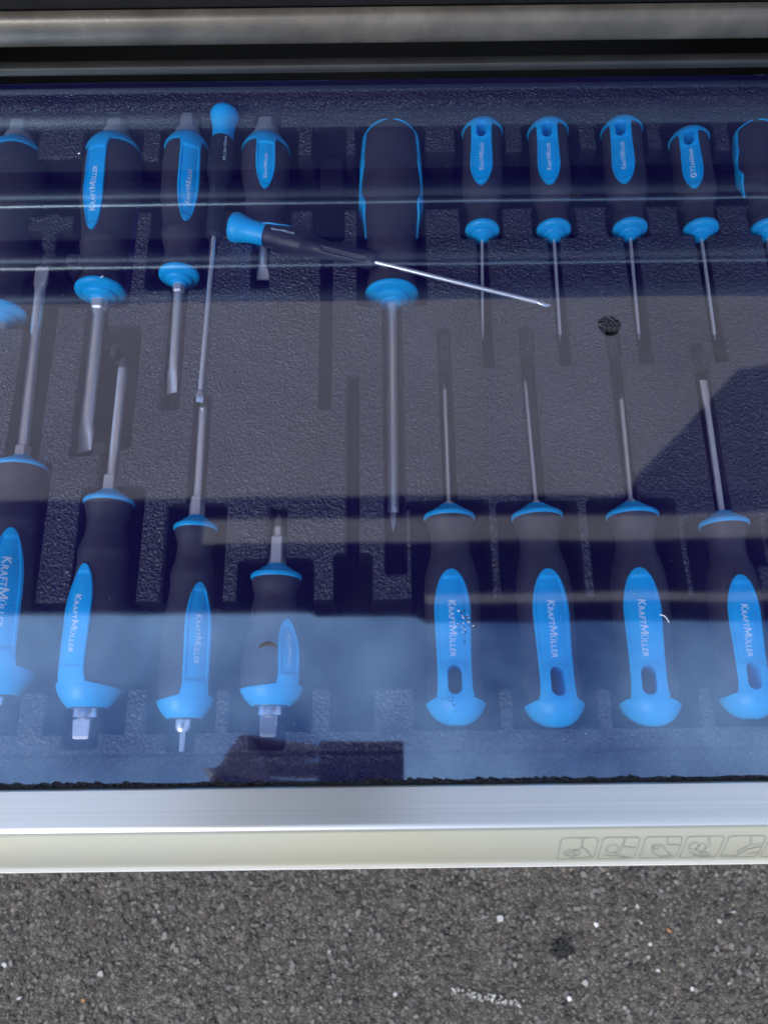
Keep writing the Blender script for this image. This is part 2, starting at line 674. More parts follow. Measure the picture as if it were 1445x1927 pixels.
def shaft(parent, L, slen, sr, tip='blade', bolster=None, bw=None, mat=None, rot=0.0):
    """steel blade from the guard outwards: round shank and a shaped tip"""
    mat = mat or M['steel']
    y0, y1 = L + 0.004, L + 0.004 + slen
    if bolster:
        hexprism('bolster', L + 0.003, L + 0.003 + bolster[0], bolster[1], M['steel'], parent)
    if tip == 'blade':
        bw = bw or sr * 2.1
        tl = min(0.022, slen * 0.45)
        rows = []
        for k in range(15):
            t_ = k / 14
            y = y1 - tl + tl * t_
            # width flares then is held, thickness thins
            fl = sstep(0, 0.75, t_)
            wx = sr * (1 - fl) + bw * 0.5 * fl
            tz = sr * (1 - sstep(0, 1, t_)) + 0.0005 * sstep(0, 1, t_)
            rows.append((y, wx, tz))
        rows = [(y0, sr, sr)] + rows
        seg = 24
        v, f = [], []
        for (y, wx, tz) in rows:
            for j in range(seg):
                a = 2 * math.pi * j / seg
                ca, sa = math.cos(a), math.sin(a)
                e = 0.45 if y > y1 - tl * 0.6 else 1.0
                x = wx * math.copysign(abs(sa) ** e, sa)
                z_ = tz * math.copysign(abs(ca) ** e, ca)
                v.append((x * math.cos(rot) + z_ * math.sin(rot), y, -x * math.sin(rot) + z_ * math.cos(rot)))
        for i in range(len(rows) - 1):
            for j in range(seg):
                a, b_ = i * seg + j, i * seg + (j + 1) % seg
                f.append((a, a + seg, b_ + seg, b_))
        f.append(tuple(range(seg)))
        f.append(tuple(range((len(rows) - 1) * seg, len(rows) * seg))[::-1])
        o = pyd('shank', v, f, mat, parent)
        fixn(o)
        autosmooth(o, 40)
    else:
        tl = sr * 3.2
        p = [(y0, sr), (y1 - tl, sr), (y1 - tl * 0.95, sr * 0.97)]
        lathe('shank', p, mat, parent, seg=24)
        q = [(y1 - tl * 0.95, sr * 0.93), (y1 - tl * 0.45, sr * 0.9), (y1 - tl * 0.12, sr * 0.35), (y1, sr * 0.16)]
        fl = (lambda y, a: 1 - 0.22 * (0.5 + 0.5 * math.cos(4 * a)) * sstep(y1 - tl, y1 - tl * 0.5, y)) if tip == 'cross' else \
             (lambda y, a: 1 - 0.16 * (0.5 + 0.5 * math.cos(6 * a)))
        lathe('tip', q, M['tip'], parent, seg=36, flute=fl, deg=25)


def make_handle(root, L, R, prof, xs=1.0):
    pr = [(a * L, q * R) for a, q in prof]

    def rad(s):
        return interp(pr, s)
    rows = sorted(set([round(q, 6) for q in np.linspace(0, L, 70)] + [round(q, 6) for q in np.linspace(0, L * 0.08, 14)]))
    body = lathe('grip', [(s, rad(s)) for s in rows], M['rubber'], root, seg=56, xs=xs, deg=55)
    return body, rad


PROF_A = [(0.0, 0.50), (0.012, 0.58), (0.04, 0.74), (0.09, 0.90), (0.16, 0.985), (0.26, 1.0), (0.36, 0.985), (0.43, 0.985), (0.47, 0.965), (0.62, 0.83), (0.69, 0.80),
          (0.735, 0.83), (0.77, 0.78), (0.84, 0.655), (0.90, 0.64), (0.96, 0.69), (1.0, 0.76)]
PROF_C = [(0.0, 0.05), (0.006, 0.25), (0.02, 0.48), (0.045, 0.70), (0.08, 0.88), (0.12, 0.965), (0.17, 0.97), (0.3, 0.95), (0.42, 0.97), (0.55, 1.0), (0.66, 0.985), (0.74, 0.90),
          (0.83, 0.72), (0.90, 0.70), (0.96, 0.76), (1.0, 0.86)]
PROF_S = [(0.0, 0.52), (0.02, 0.60), (0.06, 0.76), (0.13, 0.92), (0.22, 1.0), (0.34, 1.0), (0.45, 0.94), (0.58, 0.80), (0.64, 0.76), (0.70, 0.78), (0.76, 0.74), (0.84, 0.68),
          (0.93, 0.74), (1.0, 0.84)]
PROF_B = [(0.0, 0.05), (0.006, 0.35), (0.02, 0.62), (0.05, 0.82), (0.09, 0.92), (0.2, 0.96), (0.36, 0.985), (0.46, 1.0), (0.55, 0.95), (0.63, 0.84), (0.69, 0.80), (0.74, 0.82),
          (0.80, 0.78), (0.87, 0.70), (0.94, 0.70), (1.0, 0.76)]


def cap_w(L, s1, ds, w0, w1, s_tip, kink=None):
    """half-width (radians) of the blue patch: all round at the cap, a strip after s1, rounded point at s_tip"""
    def wf(s):
        full = math.pi - 0.012
        strip = w0 + (w1 - w0) * sstep(s1, s_tip * 0.7, s)
        e = s_tip * 0.30
        if s > s_tip - e:
            t_ = (s - (s_tip - e)) / e
            strip *= math.sqrt(max(0.0, 1 - t_ ** 1.9))
        if s < s1 - ds:
            return full
        if s < s1:
            t_ = (s - (s1 - ds)) / ds
            return strip + (full - strip) * (1 - t_ ** 0.35)
        return strip + 0.10 * math.exp(-(s - s1) / (ds * 0.6))
    return wf


def rows_for(L, s1, ds, s_tip):
    a = list(np.linspace(0.0004, s1 - ds, 12)) + list(s1 - ds + ds * np.linspace(0.0002, 1, 22) ** 2.2) + list(np.linspace(s1 + 0.0003, s1 + ds * 2, 10))
    a += list(np.linspace(s1 + ds * 2.2, s_tip * 0.72, 18)) + list(s_tip - (s_tip * 0.28) * (1 - np.linspace(0, 1, 26)) ** 1.8)
    return sorted(set(round(float(q), 7) for q in a))


def panel_h(h, sA, sB, dent=0.0007):
    """raised rim with a slightly sunk panel for the lettering"""
    def hf(s, q, w_):
        a = abs(q)
        e = 0.0 if a >= 1 else (h * 0.55 if a > 0.98 else h)
        if w_ > 1.2:
            e = h
        d = dent * sstep(sA, sA + 0.0012, s) * (1 - sstep(sB - 0.0012, sB, s))
        if a <= 0.76 and w_ < 1.2:
            e -= d
        return e
    return hf


def driver(label, butt, grd, R, kind, strip_world, tip_px=None, text='logo', sr=0.002, tip='blade', zoff=None, slen=None, bolster=None,
           hexa=None, w=0.42, s_tip=0.66, bw=None, group=None, hole=False, guardR=None, cat='screwdriver', lifted=0.0, textlen=0.28, rot=0.0, tt=0.11):
    za = -0.0025 - R - lifted
    A, B = P(butt[0], butt[1], za), P(grd[0], grd[1], za)
    d = B - A
    L = d.length
    ang = math.atan2(-d.x, d.y)
    root = empty('screwdriver', A, ang)
    tag(root, label, cat, group or 'screwdrivers laid in the tray')
    upper = d.y < 0
    thc = R_(-strip_world if upper else strip_world)
    prof = {'A': PROF_A, 'C': PROF_C, 'S': PROF_S, 'B': PROF_B}[kind]
    gR = (guardR or R * 0.84) / R
    prof = prof[:-2] + [(0.965, prof[-4][1] * 0.35 + gR * 0.62), (0.985, gR * 0.93), (1.0, gR * 0.96)]
    body, rad = make_handle(root, L, R, prof)
    if kind in 'ACS':
        s1 = {'A': 0.115, 'C': 0.125, 'S': 0.155}[kind] * L
        ds = 0.035 * L
        stp = s_tip * L
        wf = cap_w(L, s1, ds, w, w * 1.08, stp)
        sA, sB = (s1 + 0.13 * L if kind == 'C' else s1 + 0.06 * L), stp - 0.035 * L
        hf = panel_h(0.0013, sA, sB)
        lf = lambda q: 0.0013 - 0.0007 * sstep(sA, sA + 0.0012, q) * (1 - sstep(sB - 0.0012, sB, q)) + 0.0001
        cap = shell('blue_cap', L, rad, 41, thc, wf, hf, root, s_rows=rows_for(L, s1, ds, stp))
        if hole:
            # hanging slot right through the grip
            c0, c1 = 0.166 * L, 0.232 * L
            hw = R * 0.255
            bm = bmesh.new()
            pts = []
            for k in range(13):
                a = math.pi * k / 12
                pts.append((hw * math.cos(a), c1 + hw * math.sin(a)))
            for k in range(13):
                a = math.pi + math.pi * k / 12
                pts.append((hw * math.cos(a), c0 + hw * math.sin(a)))
            vb = [bm.verts.new((x, y, -R * 1.5)) for x, y in pts]
            vt = [bm.verts.new((x, y, R * 1.5)) for x, y in pts]
            bm.faces.new(vb[::-1])
            bm.faces.new(vt)
            for k in range(len(pts)):
                j = (k + 1) % len(pts)
                bm.faces.new((vb[k], vb[j], vt[j], vt[k]))
            bmesh.ops.recalc_face_normals(bm, faces=bm.faces)
            bmesh.ops.rotate(bm, verts=bm.verts, cent=(0, 0, 0), matrix=Matrix.Rotation(thc, 3, 'Y'))
            me = bpy.data.meshes.new('cutter')
            bm.to_mesh(me)
            bm.free()
            cut = bpy.data.objects.new('cutter', me)
            C.objects.link(cut)
            cut.matrix_world = Matrix.Translation(A) @ Matrix.Rotation(ang, 4, 'Z')
            bpy.context.view_layer.update()
            for ob in (body, cap):
                bool_cut(ob, cut)
                ob.data.materials.clear()
                ob.data.materials.append(M['rubber'] if ob is body else M['blue'])
                autosmooth(ob, 40)
            bpy.data.objects.remove(cut)
            # blue sleeve lining the slot
            v, f = [], []
            for k, (x, y) in enumerate(pts):
                zz_ = rad(y) + 0.0006
                v += [(x, y, zz_), (x, y, -rad(y) * 0.55), (x * 0.93, c0 + (y - c0) * 0.97 + 0.0002, zz_ - 0.0003), (x * 0.93, c0 + (y - c0) * 0.97 + 0.0002, -rad(y) * 0.55)]
            q = len(pts)
            for k in range(q):
                j = (k + 1) % q
                f += [(4 * k + 2, 4 * j + 2, 4 * j + 3, 4 * k + 3), (4 * k, 4 * j, 4 * j + 2, 4 * k + 2)]
            v = [tuple(Matrix.Rotation(thc, 3, 'Y') @ Vector(p)) for p in v]
            pyd('hanging_slot', v, f, M['blue'], root)
            t_s = (s_tip - tt) * L
        else:
            t_s = (s_tip - tt) * L
        if text:
            ln = textlen * L
            if text != 'logo':
                ln *= 0.82
            lettering(root, text, t_s, ln, thc, rad, lf, height=ln / (5.4 if text == 'logo' else 4.8))
            if text != 'logo':
                sy = t_s + 0.0022
                v, f = [], []
                for k in range(20):
                    a = 2 * math.pi * k / 20
                    for q in (0.0017, 0.0008):
                        s = sy + q * math.cos(a)
                        r = rad(s) + lf(s)
                        th_ = thc + q * math.sin(a) / r
                        v.append((r * math.sin(th_), s, r * math.cos(th_)))
                for k in range(20):
                    j = (k + 1) % 20
                    f.append((2 * k, 2 * j, 2 * j + 1, 2 * k + 1))
                pyd('star_mark', v, f, M['print'], root)
    else:
        # flat-sided grip: blue butt and two side strips ending in leaves
        s1, ds = 0.055 * L, 0.02 * L
        for sg in (-1, 1):
            def wf(s):
                base_ = 0.34
                if s < s1:
                    base_ = 0.34 + (math.pi / 2 - 0.50) * math.sqrt(max(0, 1 - (s / s1) ** 2.0))
                leaf = 0.30 * math.exp(-((s - 0.52 * L) / (0.07 * L)) ** 2) + 0.10 * math.exp(-((s - 0.27 * L) / (0.045 * L)) ** 2)
                b2 = base_ * 0.75 if 0.34 * L < s else base_
                e = b2 * (1 - 0.55 * sstep(0.1 * L, 0.4 * L, s)) + leaf
                if s > 0.60 * L:
                    e *= math.sqrt(max(0, 1 - ((s - 0.60 * L) / (0.09 * L)) ** 1.6))
                return e
            rw = sorted(set([round(float(q), 7) for q in list(np.linspace(0.0004, s1, 22)) + list(np.linspace(s1, 0.69 * L, 64))]))
            shell('blue_side_strip', L, rad, 25, thc + sg * R_(81), wf, lambda s, q, w_: 0.0011 if abs(q) < 0.98 else 0.0004, root, s_rows=rw)
    if hexa:
        # striking cap at the butt: ring, groove, hexagon
        rr, rl, hr_, hl = hexa
        mt = M['dullsteel'] if upper else M['boltsteel']
        lathe('steel_ring', [(0.001, rr * 0.96), (-0.0004, rr), (-rl + 0.0004, rr), (-rl, rr * 0.95), (-rl - 0.0009, rr * 0.86)], mt, root, seg=40, deg=35)
        hexprism('hex_butt', -rl - 0.0006, -rl - hl, hr_, mt, root, taper=0.90)
    guard(root, L, guardR or R * 0.84)
    if tip_px is not None:
        T = P(tip_px[0], tip_px[1], za)
        slen = (T - B).length - 0.004
    shaft(root, L, slen, sr, tip, bolster, bw, rot=rot)
    return root


G = 'screwdrivers laid in the tray'
# upper row, butts at the back, blades pointing to the front
driver('large screwdriver at the left photo edge of the back row, grey hexagonal butt', (38, 275), (2, 590), 0.0165, 'A', -75, None, sr=0.0038, slen=0.12,
       hexa=(0.0088, 0.0050, 0.0080, 0.0125), s_tip=0.62, w=0.42)
driver('large back row screwdriver, its blue strip slanting along the left side of the grip', (219, 268), (190, 548), 0.0165, 'A', -14, (158, 850), sr=0.0036,
       hexa=(0.0088, 0.0050, 0.0080, 0.0125), bolster=(0.010, 0.0049), bw=0.0095, s_tip=0.70, w=0.36, rot=0.35)
driver('medium flat-blade screwdriver in the back row touching the upright precision driver', (354, 263), (338, 518), 0.0135, 'A', 24, (318, 740), sr=0.0026,
       hexa=(0.0076, 0.005, 0.0068, 0.011), bolster=(0.009, 0.0036), bw=0.0065, s_tip=0.70, textlen=0.24, w=0.42, rot=0.35)
driver('short stubby screwdriver of the back row, its flat blade under the slanted precision driver', (501, 265), (497, 445), 0.0145, 'S', 9, (493, 527), sr=0.0028, lifted=0.003,
       hexa=(0.0090, 0.0050, 0.0080, 0.0125), bw=0.0075, s_tip=0.65, w=0.36, textlen=0.22, tt=0.09)
driver('largest screwdriver, wide black grip edged in blue, middle of the back row', (735, 248), (737, 555), 0.0180, 'B', 0, (744, 1000), text=None, sr=0.0031, lifted=0.001,
       tip='round', guardR=0.0152)
driver('small screwdriver with hanging hole, back row, next to the largest black grip', (907, 234), (907, 434), 0.0118, 'C', -9, (918, 640), sr=0.0010, tip='star',
       hole=True, s_tip=0.71, w=0.50, textlen=0.26, tt=0.12, guardR=0.0098)
driver('small screwdriver with hanging hole, back row, straight above the slanted driver tip', (1029, 234), (1041, 433), 0.0118, 'C', -15, (1064, 640), sr=0.0010, tip='star',
       hole=True, s_tip=0.71, w=0.50, textlen=0.26, tt=0.12, guardR=0.0098)
driver('small screwdriver with hanging hole, back row, above the round hole in the film', (1167, 231), (1184, 431), 0.0118, 'C', -21, (1214, 640), sr=0.0010, tip='star',
       hole=True, s_tip=0.71, w=0.50, textlen=0.26, tt=0.12, guardR=0.0098)
driver('small screwdriver marked T7x60mm with a star, back row, slightly lower than its neighbours', (1293, 250), (1317, 432), 0.0112, 'C', -24, (1350, 640), text='T7x60mm', sr=0.0010, tip='star',
       hole=True, s_tip=0.71, w=0.46, textlen=0.30, tt=0.15, guardR=0.0098)
driver('black grip screwdriver edged in blue, back row, cut off by the right photo edge', (1416, 242), (1443, 432), 0.0122, 'B', -14, None, text=None, sr=0.0016, tip='star',
       slen=0.06, guardR=0.0098)
# lower row, butts at the front, blades pointing to the back
driver('large flat-blade screwdriver in the front row cut off by the left photo edge', (-6, 1312), (40, 884), 0.0165, 'A', 20, (93, 500), sr=0.0029,
       hexa=(0.0064, 0.0045, 0.0062, 0.008), bolster=(0.010, 0.0045), bw=0.0085, s_tip=0.69, textlen=0.30, tt=0.13, w=0.46, rot=-0.2)
driver('large front row screwdriver, blue strip turned left, thick hexagonal steel butt', (166, 1334), (206, 948), 0.0150, 'A', -18, (236, 670), sr=0.0027,
       hexa=(0.0074, 0.0045, 0.0076, 0.0092), bolster=(0.012, 0.0048), tip='cross', s_tip=0.66, w=0.44, textlen=0.27, tt=0.15)
driver('medium screwdriver in the front row with thin steel stud at its butt', (347, 1354), (369, 996), 0.0130, 'A', 32, (384, 748), sr=0.0022,
       hexa=(0.0046, 0.0045, 0.0022, 0.0110), bolster=(0.014, 0.0040), tip='cross', s_tip=0.68, w=0.46, textlen=0.25, tt=0.17)
driver('short stubby screwdriver in the front row with hexagonal steel butt', (510, 1330), (520, 1088), 0.0148, 'S', 38, (523, 965), sr=0.0026,
       hexa=(0.0074, 0.0045, 0.0076, 0.0092), bolster=(0.018, 0.0046), tip='cross', s_tip=0.64, w=0.34, textlen=0.24, tt=0.12)
for (bt, gd, tp, sw, lab) in (
        ((859, 1368), (845, 976), (835, 722), -5, 'front row screwdriver with hanging slot, first right of the empty middle pocket'),
        ((1046, 1372), (1010, 974), (989, 712), 0, 'front row screwdriver with hanging slot, second right of the empty middle pocket'),
        ((1226, 1370), (1189, 972), (1160, 740), -15, 'front row screwdriver with hanging slot, below the round hole in the film')):
    driver(lab, bt, gd, 0.0134, 'C', sw, tp, sr=0.0013, tip='star', hole=True, s_tip=0.71, w=0.60, bolster=(0.006, 0.0028), guardR=0.0128, textlen=0.26, tt=0.15)
driver('slimmer front row screwdriver with hanging slot, at the right photo edge', (1412, 1355), (1361, 989), 0.0122, 'C', -6, (1318, 716), sr=0.0017, tip='blade',
       hole=True, s_tip=0.70, w=0.56, guardR=0.0120, textlen=0.26, tt=0.15, bw=0.0042)


# ------------------------------------------------------------------ precision drivers lying loose on top
def precision(label, butt, grd, tip, z0, z1, thc, text, blue_tongue):
    A, B = P(butt[0], butt[1], z0), P(grd[0], grd[1], z1)
    d = B - A
    L = d.length
    T = P(tip[0], tip[1], z1)
    root = empty('precision_screwdriver', A, 0)
    root.rotation_mode = 'QUATERNION'
    yv = d.normalized()
    xv = yv.cross(Vector((0, 0, 1))).normalized()
    zv = xv.cross(yv)
    root.rotation_quaternion = Matrix((xv, yv, zv)).transposed().to_quaternion()
    tag(root, label, 'screwdriver', 'loose precision screwdrivers')
    pc = [(0.0, 0.40), (0.003, 0.74), (0.012, 0.90), (0.03, 0.985), (0.05, 1.0), (0.07, 0.96), (0.11, 0.84), (0.15, 0.765), (0.20, 0.73), (0.25, 0.72)]
    Rr = 0.0085
    prc = [(a * L, q * Rr) for a, q in pc]
    lathe('blue_cap', [(s, interp(prc, s)) for s in np.linspace(0, 0.25 * L, 34)], M['blue'], root, seg=40, deg=60)
    pg = [(0.245, 0.70), (0.25, 0.78), (0.30, 0.80), (0.38, 0.87), (0.44, 0.89), (0.50, 0.87), (0.55, 0.74), (0.60, 0.62), (0.65, 0.58), (0.96, 0.55), (0.985, 0.56), (1.0, 0.50)]
    prg = [(a * L, q * Rr) for a, q in pg]

    def flute(y, a):
        k = sstep(0.64 * L, 0.66 * L, y) * (1 - sstep(0.94 * L, 0.95 * L, y))
        c = math.cos(3 * (a - R_(30)))
        return 1 - 0.16 * k * sstep(0.55, 0.8, c)
    lathe('grip', [(s, interp(prg, s)) for s in np.linspace(0.245 * L, L, 90)], M['grip'], root, seg=72, deg=45, flute=flute)

    def rad(s):
        return interp(prg, s)
    if blue_tongue:
        def wf(s):
            t_ = (s - 0.22 * L) / (0.18 * L)
            return 0.75 * math.sqrt(max(0, 1 - t_ ** 2))
        shell('blue_tongue', L, rad, 19, R_(blue_tongue), wf, lambda s, q, w_: 0.0006 if abs(q) < 0.98 else 0.0, root,
              s_rows=list(np.linspace(0.225 * L, 0.3995 * L, 24)))
    lettering(root, text[0], text[1] * L, text[2] * L, R_(thc), rad, 0.00012, rev=text[3], height=text[2] * L / text[4])
    sr = 0.0013
    sl_ = (T - B).length
    lathe('shank', [(L - 0.002, sr), (L + sl_ - 0.007, sr)], M['steel'], root, seg=24)
    # small flared tip
    rows = [(L + sl_ - 0.007, sr * 0.98, sr * 0.98), (L + sl_ - 0.0045, sr * 1.55, sr * 1.2), (L + sl_ - 0.0022, sr * 1.6, sr * 0.9), (L + sl_, sr * (0.35 if blue_tongue else 1.5), sr * 0.3)]
    v, f = [], []
    for (y, a, c) in rows:
        for j in range(16):
            q = 2 * math.pi * j / 16
            v.append((a * math.sin(q), y, c * math.cos(q)))
    for i in range(3):
        for j in range(16):
            a, b_ = i * 16 + j, i * 16 + (j + 1) % 16
            f.append((a, a + 16, b_ + 16, b_))
    f.append(tuple(range(48, 64)))
    o = pyd('tip', v, f, M['boltsteel'], root)
    fixn(o)
    autosmooth(o, 40)


precision('precision screwdriver lying slanted across the tray, pale shank pointing right and down', (434, 426), (705, 493), (1035, 576), -0.0095, -0.0085, -2, ('logo', 0.30, 0.16, True, 6.3), -75)
precision('precision screwdriver lying parallel to the tools, tip meeting a front row blade', (424, 210), (403, 447), (382, 757), -0.0105, -0.0105, -28, ('00.1.0x100mm', 0.47, 0.20, False, 7.5), 0)

# ------------------------------------------------------------------ moulded tray as a height field
ZT = -0.0115          # tray top below the film
DEEP, SLOT, STEP = -0.047, -0.031, -0.0175
x0, x1, y0, y1 = -0.300, 0.300, -0.0060, 0.3925
STEPG = 0.0008
gx = np.arange(x0, x1 + 1e-6, STEPG)
gy = np.arange(y0, y1 + 1e-6, STEPG)
GX, GY = np.meshgrid(gx, gy)
Z = np.full(GX.shape, ZT)


def paint_rect(ax, ay, bx, by, level, rad=0.002, soft=0.0009):
    global Z
    lx, hx = min(ax, bx), max(ax, bx)
    ly, hy = min(ay, by), max(ay, by)
    cx_, cy_ = (lx + hx) / 2, (ly + hy) / 2
    hx_, hy_ = (hx - lx) / 2, (hy - ly) / 2
    rad = min(rad, hx_ * 0.9, hy_ * 0.9)
    qx = np.abs(GX - cx_) - hx_ + rad
    qy = np.abs(GY - cy_) - hy_ + rad
    sdf = np.hypot(np.maximum(qx, 0), np.maximum(qy, 0)) + np.minimum(np.maximum(qx, qy), 0) - rad
    t_ = np.clip((soft - sdf) / (2 * soft), 0, 1)
    t_ = t_ * t_ * (3 - 2 * t_)
    Z = Z * (1 - t_) + level * t_


def W(px, py):
    q = P(px, py, ZT)
    return q.x, q.y


def rect(a, b_, level, **k):
    ax, ay = W(*a)
    bx, by = W(*b_)
    paint_rect(ax, ay, bx, by, level, **k)


def slot(pa, pb, w_, level=SLOT, **k):
    """slot along the tray's depth between two pixels, w_ metres wide"""
    ax, ay = W(*pa)
    bx, by = W(*pb)
    c = (ax + bx) / 2
    paint_rect(c - w_ / 2, ay, c + w_ / 2, by, level, rad=0.001, **k)


# step behind the back row
yr = W(722, 192)[1]
paint_rect(-0.31, yr - 0.0055, 0.31, yr, ZT - 0.006)
# back channel and its tabs
yb_top, yb_bot = W(722, 240)[1], W(722, 392)[1]
paint_rect(-0.31, yb_bot, 0.31, yb_top, DEEP)
for (a, b_) in (((76, 236), (157, 298)), ((272, 232), (302, 298)), ((560, 232), (590, 294)), ((650, 232), (671, 293)), ((797, 225), (860, 288)),
                ((944, 225), (986, 286)), ((1084, 222), (1126, 283)), ((1209, 220), (1250, 283)), ((1336, 218), (1379, 281)), ((1480, 218), (1520, 280)), ((-60, 240), (-25, 300))):
    rect(a, b_, ZT)
rect((598, 268), (646, 324), STEP - 0.006)
for (a, b_) in (((8, 222), (48, 262)), ((200, 222), (240, 262)), ((340, 220), (376, 258)), ((484, 216), (526, 256))):
    rect(a, b_, SLOT)
# pockets of the back row tools
rect((-100, 392), (50, 616), DEEP)
rect((118, 392), (240, 574), DEEP)
rect((290, 392), (384, 542), DEEP)
rect((455, 392), (545, 455), DEEP)
slot((488, 455), (492, 540), 0.0085)
rect((591, 392), (646, 452), DEEP)
rect((674, 392), (802, 572), DEEP)
rect((866, 392), (946, 446), DEEP)
rect((1002, 392), (1084, 444), DEEP)
rect((1140, 392), (1222, 442), DEEP)
rect((1275, 392), (1352, 440), DEEP)
rect((1405, 392), (1490, 440), DEEP)
rect((54, 405), (140, 436), ZT)
rect((116, 462), (150, 492), STEP)
rect((70, 462), (86, 490), STEP)
# blade slots of the back row
slot((615, 450), (613, 768), 0.0055)
slot((180, 570), (160, 855), 0.0105)
rect((167, 616), (243, 842), SLOT - 0.002)
rect((199, 634), (231, 664), STEP)
rect((166, 820), (204, 850), STEP)
slot((338, 540), (317, 768), 0.0088)
slot((739, 570), (743, 1078), 0.0092)
slot((907, 440), (921, 690), 0.0052)
slot((1041, 440), (1067, 685), 0.0056)
slot((1184, 440), (1217, 682), 0.0056)
slot((1317, 438), (1357, 678), 0.0056)
slot((1445, 436), (1490, 670), 0.0056)
# blade slots of the front row
slot((94, 490), (40, 880), 0.0155)
slot((222, 640), (207, 930), 0.0085)
slot((381, 745), (370, 960), 0.0078)
slot((523, 955), (521, 1060), 0.0078)
slot((665, 705), (664, 1050), 0.0052)
slot((835, 620), (847, 950), 0.0056)
slot((990, 616), (1013, 950), 0.0060)
slot((1153, 622), (1190, 950), 0.0060)
slot((1313, 648), (1362, 990), 0.0062)
for (pa, pb, w_) in (((835, 620), (838, 668), 0.006), ((990, 616), (994, 662), 0.0064), ((1153, 622), (1160, 662), 0.0064), ((1314, 648), (1320, 690), 0.0066)):
    slot(pa, pb, w_, level=STEP)
# front channel and pockets
yc_top, yc_bot = W(722, 1130)[1], W(722, 1372)[1]
paint_rect(-0.31, yc_bot, 0.31, yc_top, DEEP)
rect((-120, 1200), (96, 870), DEEP)
rect((132, 1150), (272, 918), DEEP)
rect((303, 1150), (426, 950), DEEP)
rect((446, 1150), (588, 1054), DEEP)
rect((631, 1150), (697, 1042), DEEP + 0.004)
rect((780, 1150), (916, 944), DEEP)
rect((949, 1150), (1082, 944), DEEP)
rect((1126, 1150), (1266, 940), DEEP)
rect((1313, 1150), (1428, 975), DEEP)
rect((1470, 1150), (1600, 975), DEEP)
rect((765, 955), (800, 944), DEEP)
rect((1430, 1115), (1470, 1060), ZT)
# tabs rising from the front edge
for (a, b_) in (((40, 1300), (80, 1400)), ((238, 1292), (273, 1400)), ((405, 1292), (430, 1400)), ((584, 1292), (624, 1400)), ((701, 1292), (784, 1400)),
                ((936, 1292), (972, 1400)), ((1120, 1292), (1160, 1400)), ((1309, 1290), (1354, 1400)), ((1480, 1290), (1520, 1400))):
    rect(a, b_, ZT)
for (a, b_) in (((125, 1360), (180, 1407)), ((315, 1360), (362, 1411)), ((472, 1360), (533, 1409))):
    rect(a, b_, SLOT)
yl = W(722, 1412)[1]
paint_rect(-0.31, yl - 0.0012, 0.31, yl, ZT - 0.0020, rad=0.0004, soft=0.0007)
# slight unevenness of the moulding
rs = np.random.RandomState(3)
low = rs.rand(24, 32)
iy = np.linspace(0, 22.99, Z.shape[0])
ix = np.linspace(0, 30.99, Z.shape[1])
a0, b0 = iy.astype(int), ix.astype(int)
ta, tb = iy - a0, ix - b0
N = (low[np.ix_(a0, b0)] * np.outer(1 - ta, 1 - tb) + low[np.ix_(a0 + 1, b0)] * np.outer(ta, 1 - tb) + low[np.ix_(a0, b0 + 1)] * np.outer(1 - ta, tb) + low[np.ix_(a0 + 1, b0 + 1)] * np.outer(ta, tb))
Z = Z + (N - 0.5) * 0.0008 + (rs.rand(*Z.shape) - 0.5) * 0.00012


def grid_mesh(name, X, Y, Zz, mat):
    r_, c_ = X.shape
    me = bpy.data.meshes.new(name)
    co = np.stack([X, Y, Zz], -1).reshape(-1, 3).astype(np.float32)
    idx = np.arange(r_ * c_).reshape(r_, c_)
    q = np.stack([idx[:-1, :-1], idx[:-1, 1:], idx[1:, 1:], idx[1:, :-1]], -1).reshape(-1, 4).astype(np.int32)
    me.vertices.add(len(co))
    me.vertices.foreach_set('co', co.ravel())
    me.loops.add(q.size)
    me.loops.foreach_set('vertex_index', q.ravel())
    me.polygons.add(len(q))
    me.polygons.foreach_set('loop_start', np.arange(0, q.size, 4, dtype=np.int32))
    me.polygons.foreach_set('loop_total', np.full(len(q), 4, dtype=np.int32))
    me.polygons.foreach_set('use_smooth', np.ones(len(q), dtype=bool))
    me.update(calc_edges=True)
    return link(name, me, mat)


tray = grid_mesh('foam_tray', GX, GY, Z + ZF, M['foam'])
tray.data.materials.append(M['recess_shade'])
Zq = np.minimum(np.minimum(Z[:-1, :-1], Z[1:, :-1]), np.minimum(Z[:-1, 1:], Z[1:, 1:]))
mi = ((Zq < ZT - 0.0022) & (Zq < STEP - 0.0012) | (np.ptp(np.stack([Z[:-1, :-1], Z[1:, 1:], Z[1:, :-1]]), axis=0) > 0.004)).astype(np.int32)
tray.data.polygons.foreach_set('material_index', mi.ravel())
tag(tray, 'black grained tray with cut-out pockets and slots holding the screwdrivers', 'tool tray')

# ------------------------------------------------------------------ clear film over the tray
random.seed(5)
cu = bpy.data.curves.new('clear_film', 'CURVE')
cu.dimensions = '2D'
cu.fill_mode = 'BOTH'
cu.extrude = 0.00012


def spline(pts):
    s = cu.splines.new('POLY')
    s.points.add(len(pts) - 1)
    for k, (x, y) in enumerate(pts):
        s.points[k].co = (x, y, 0, 1)
    s.use_cyclic_u = True


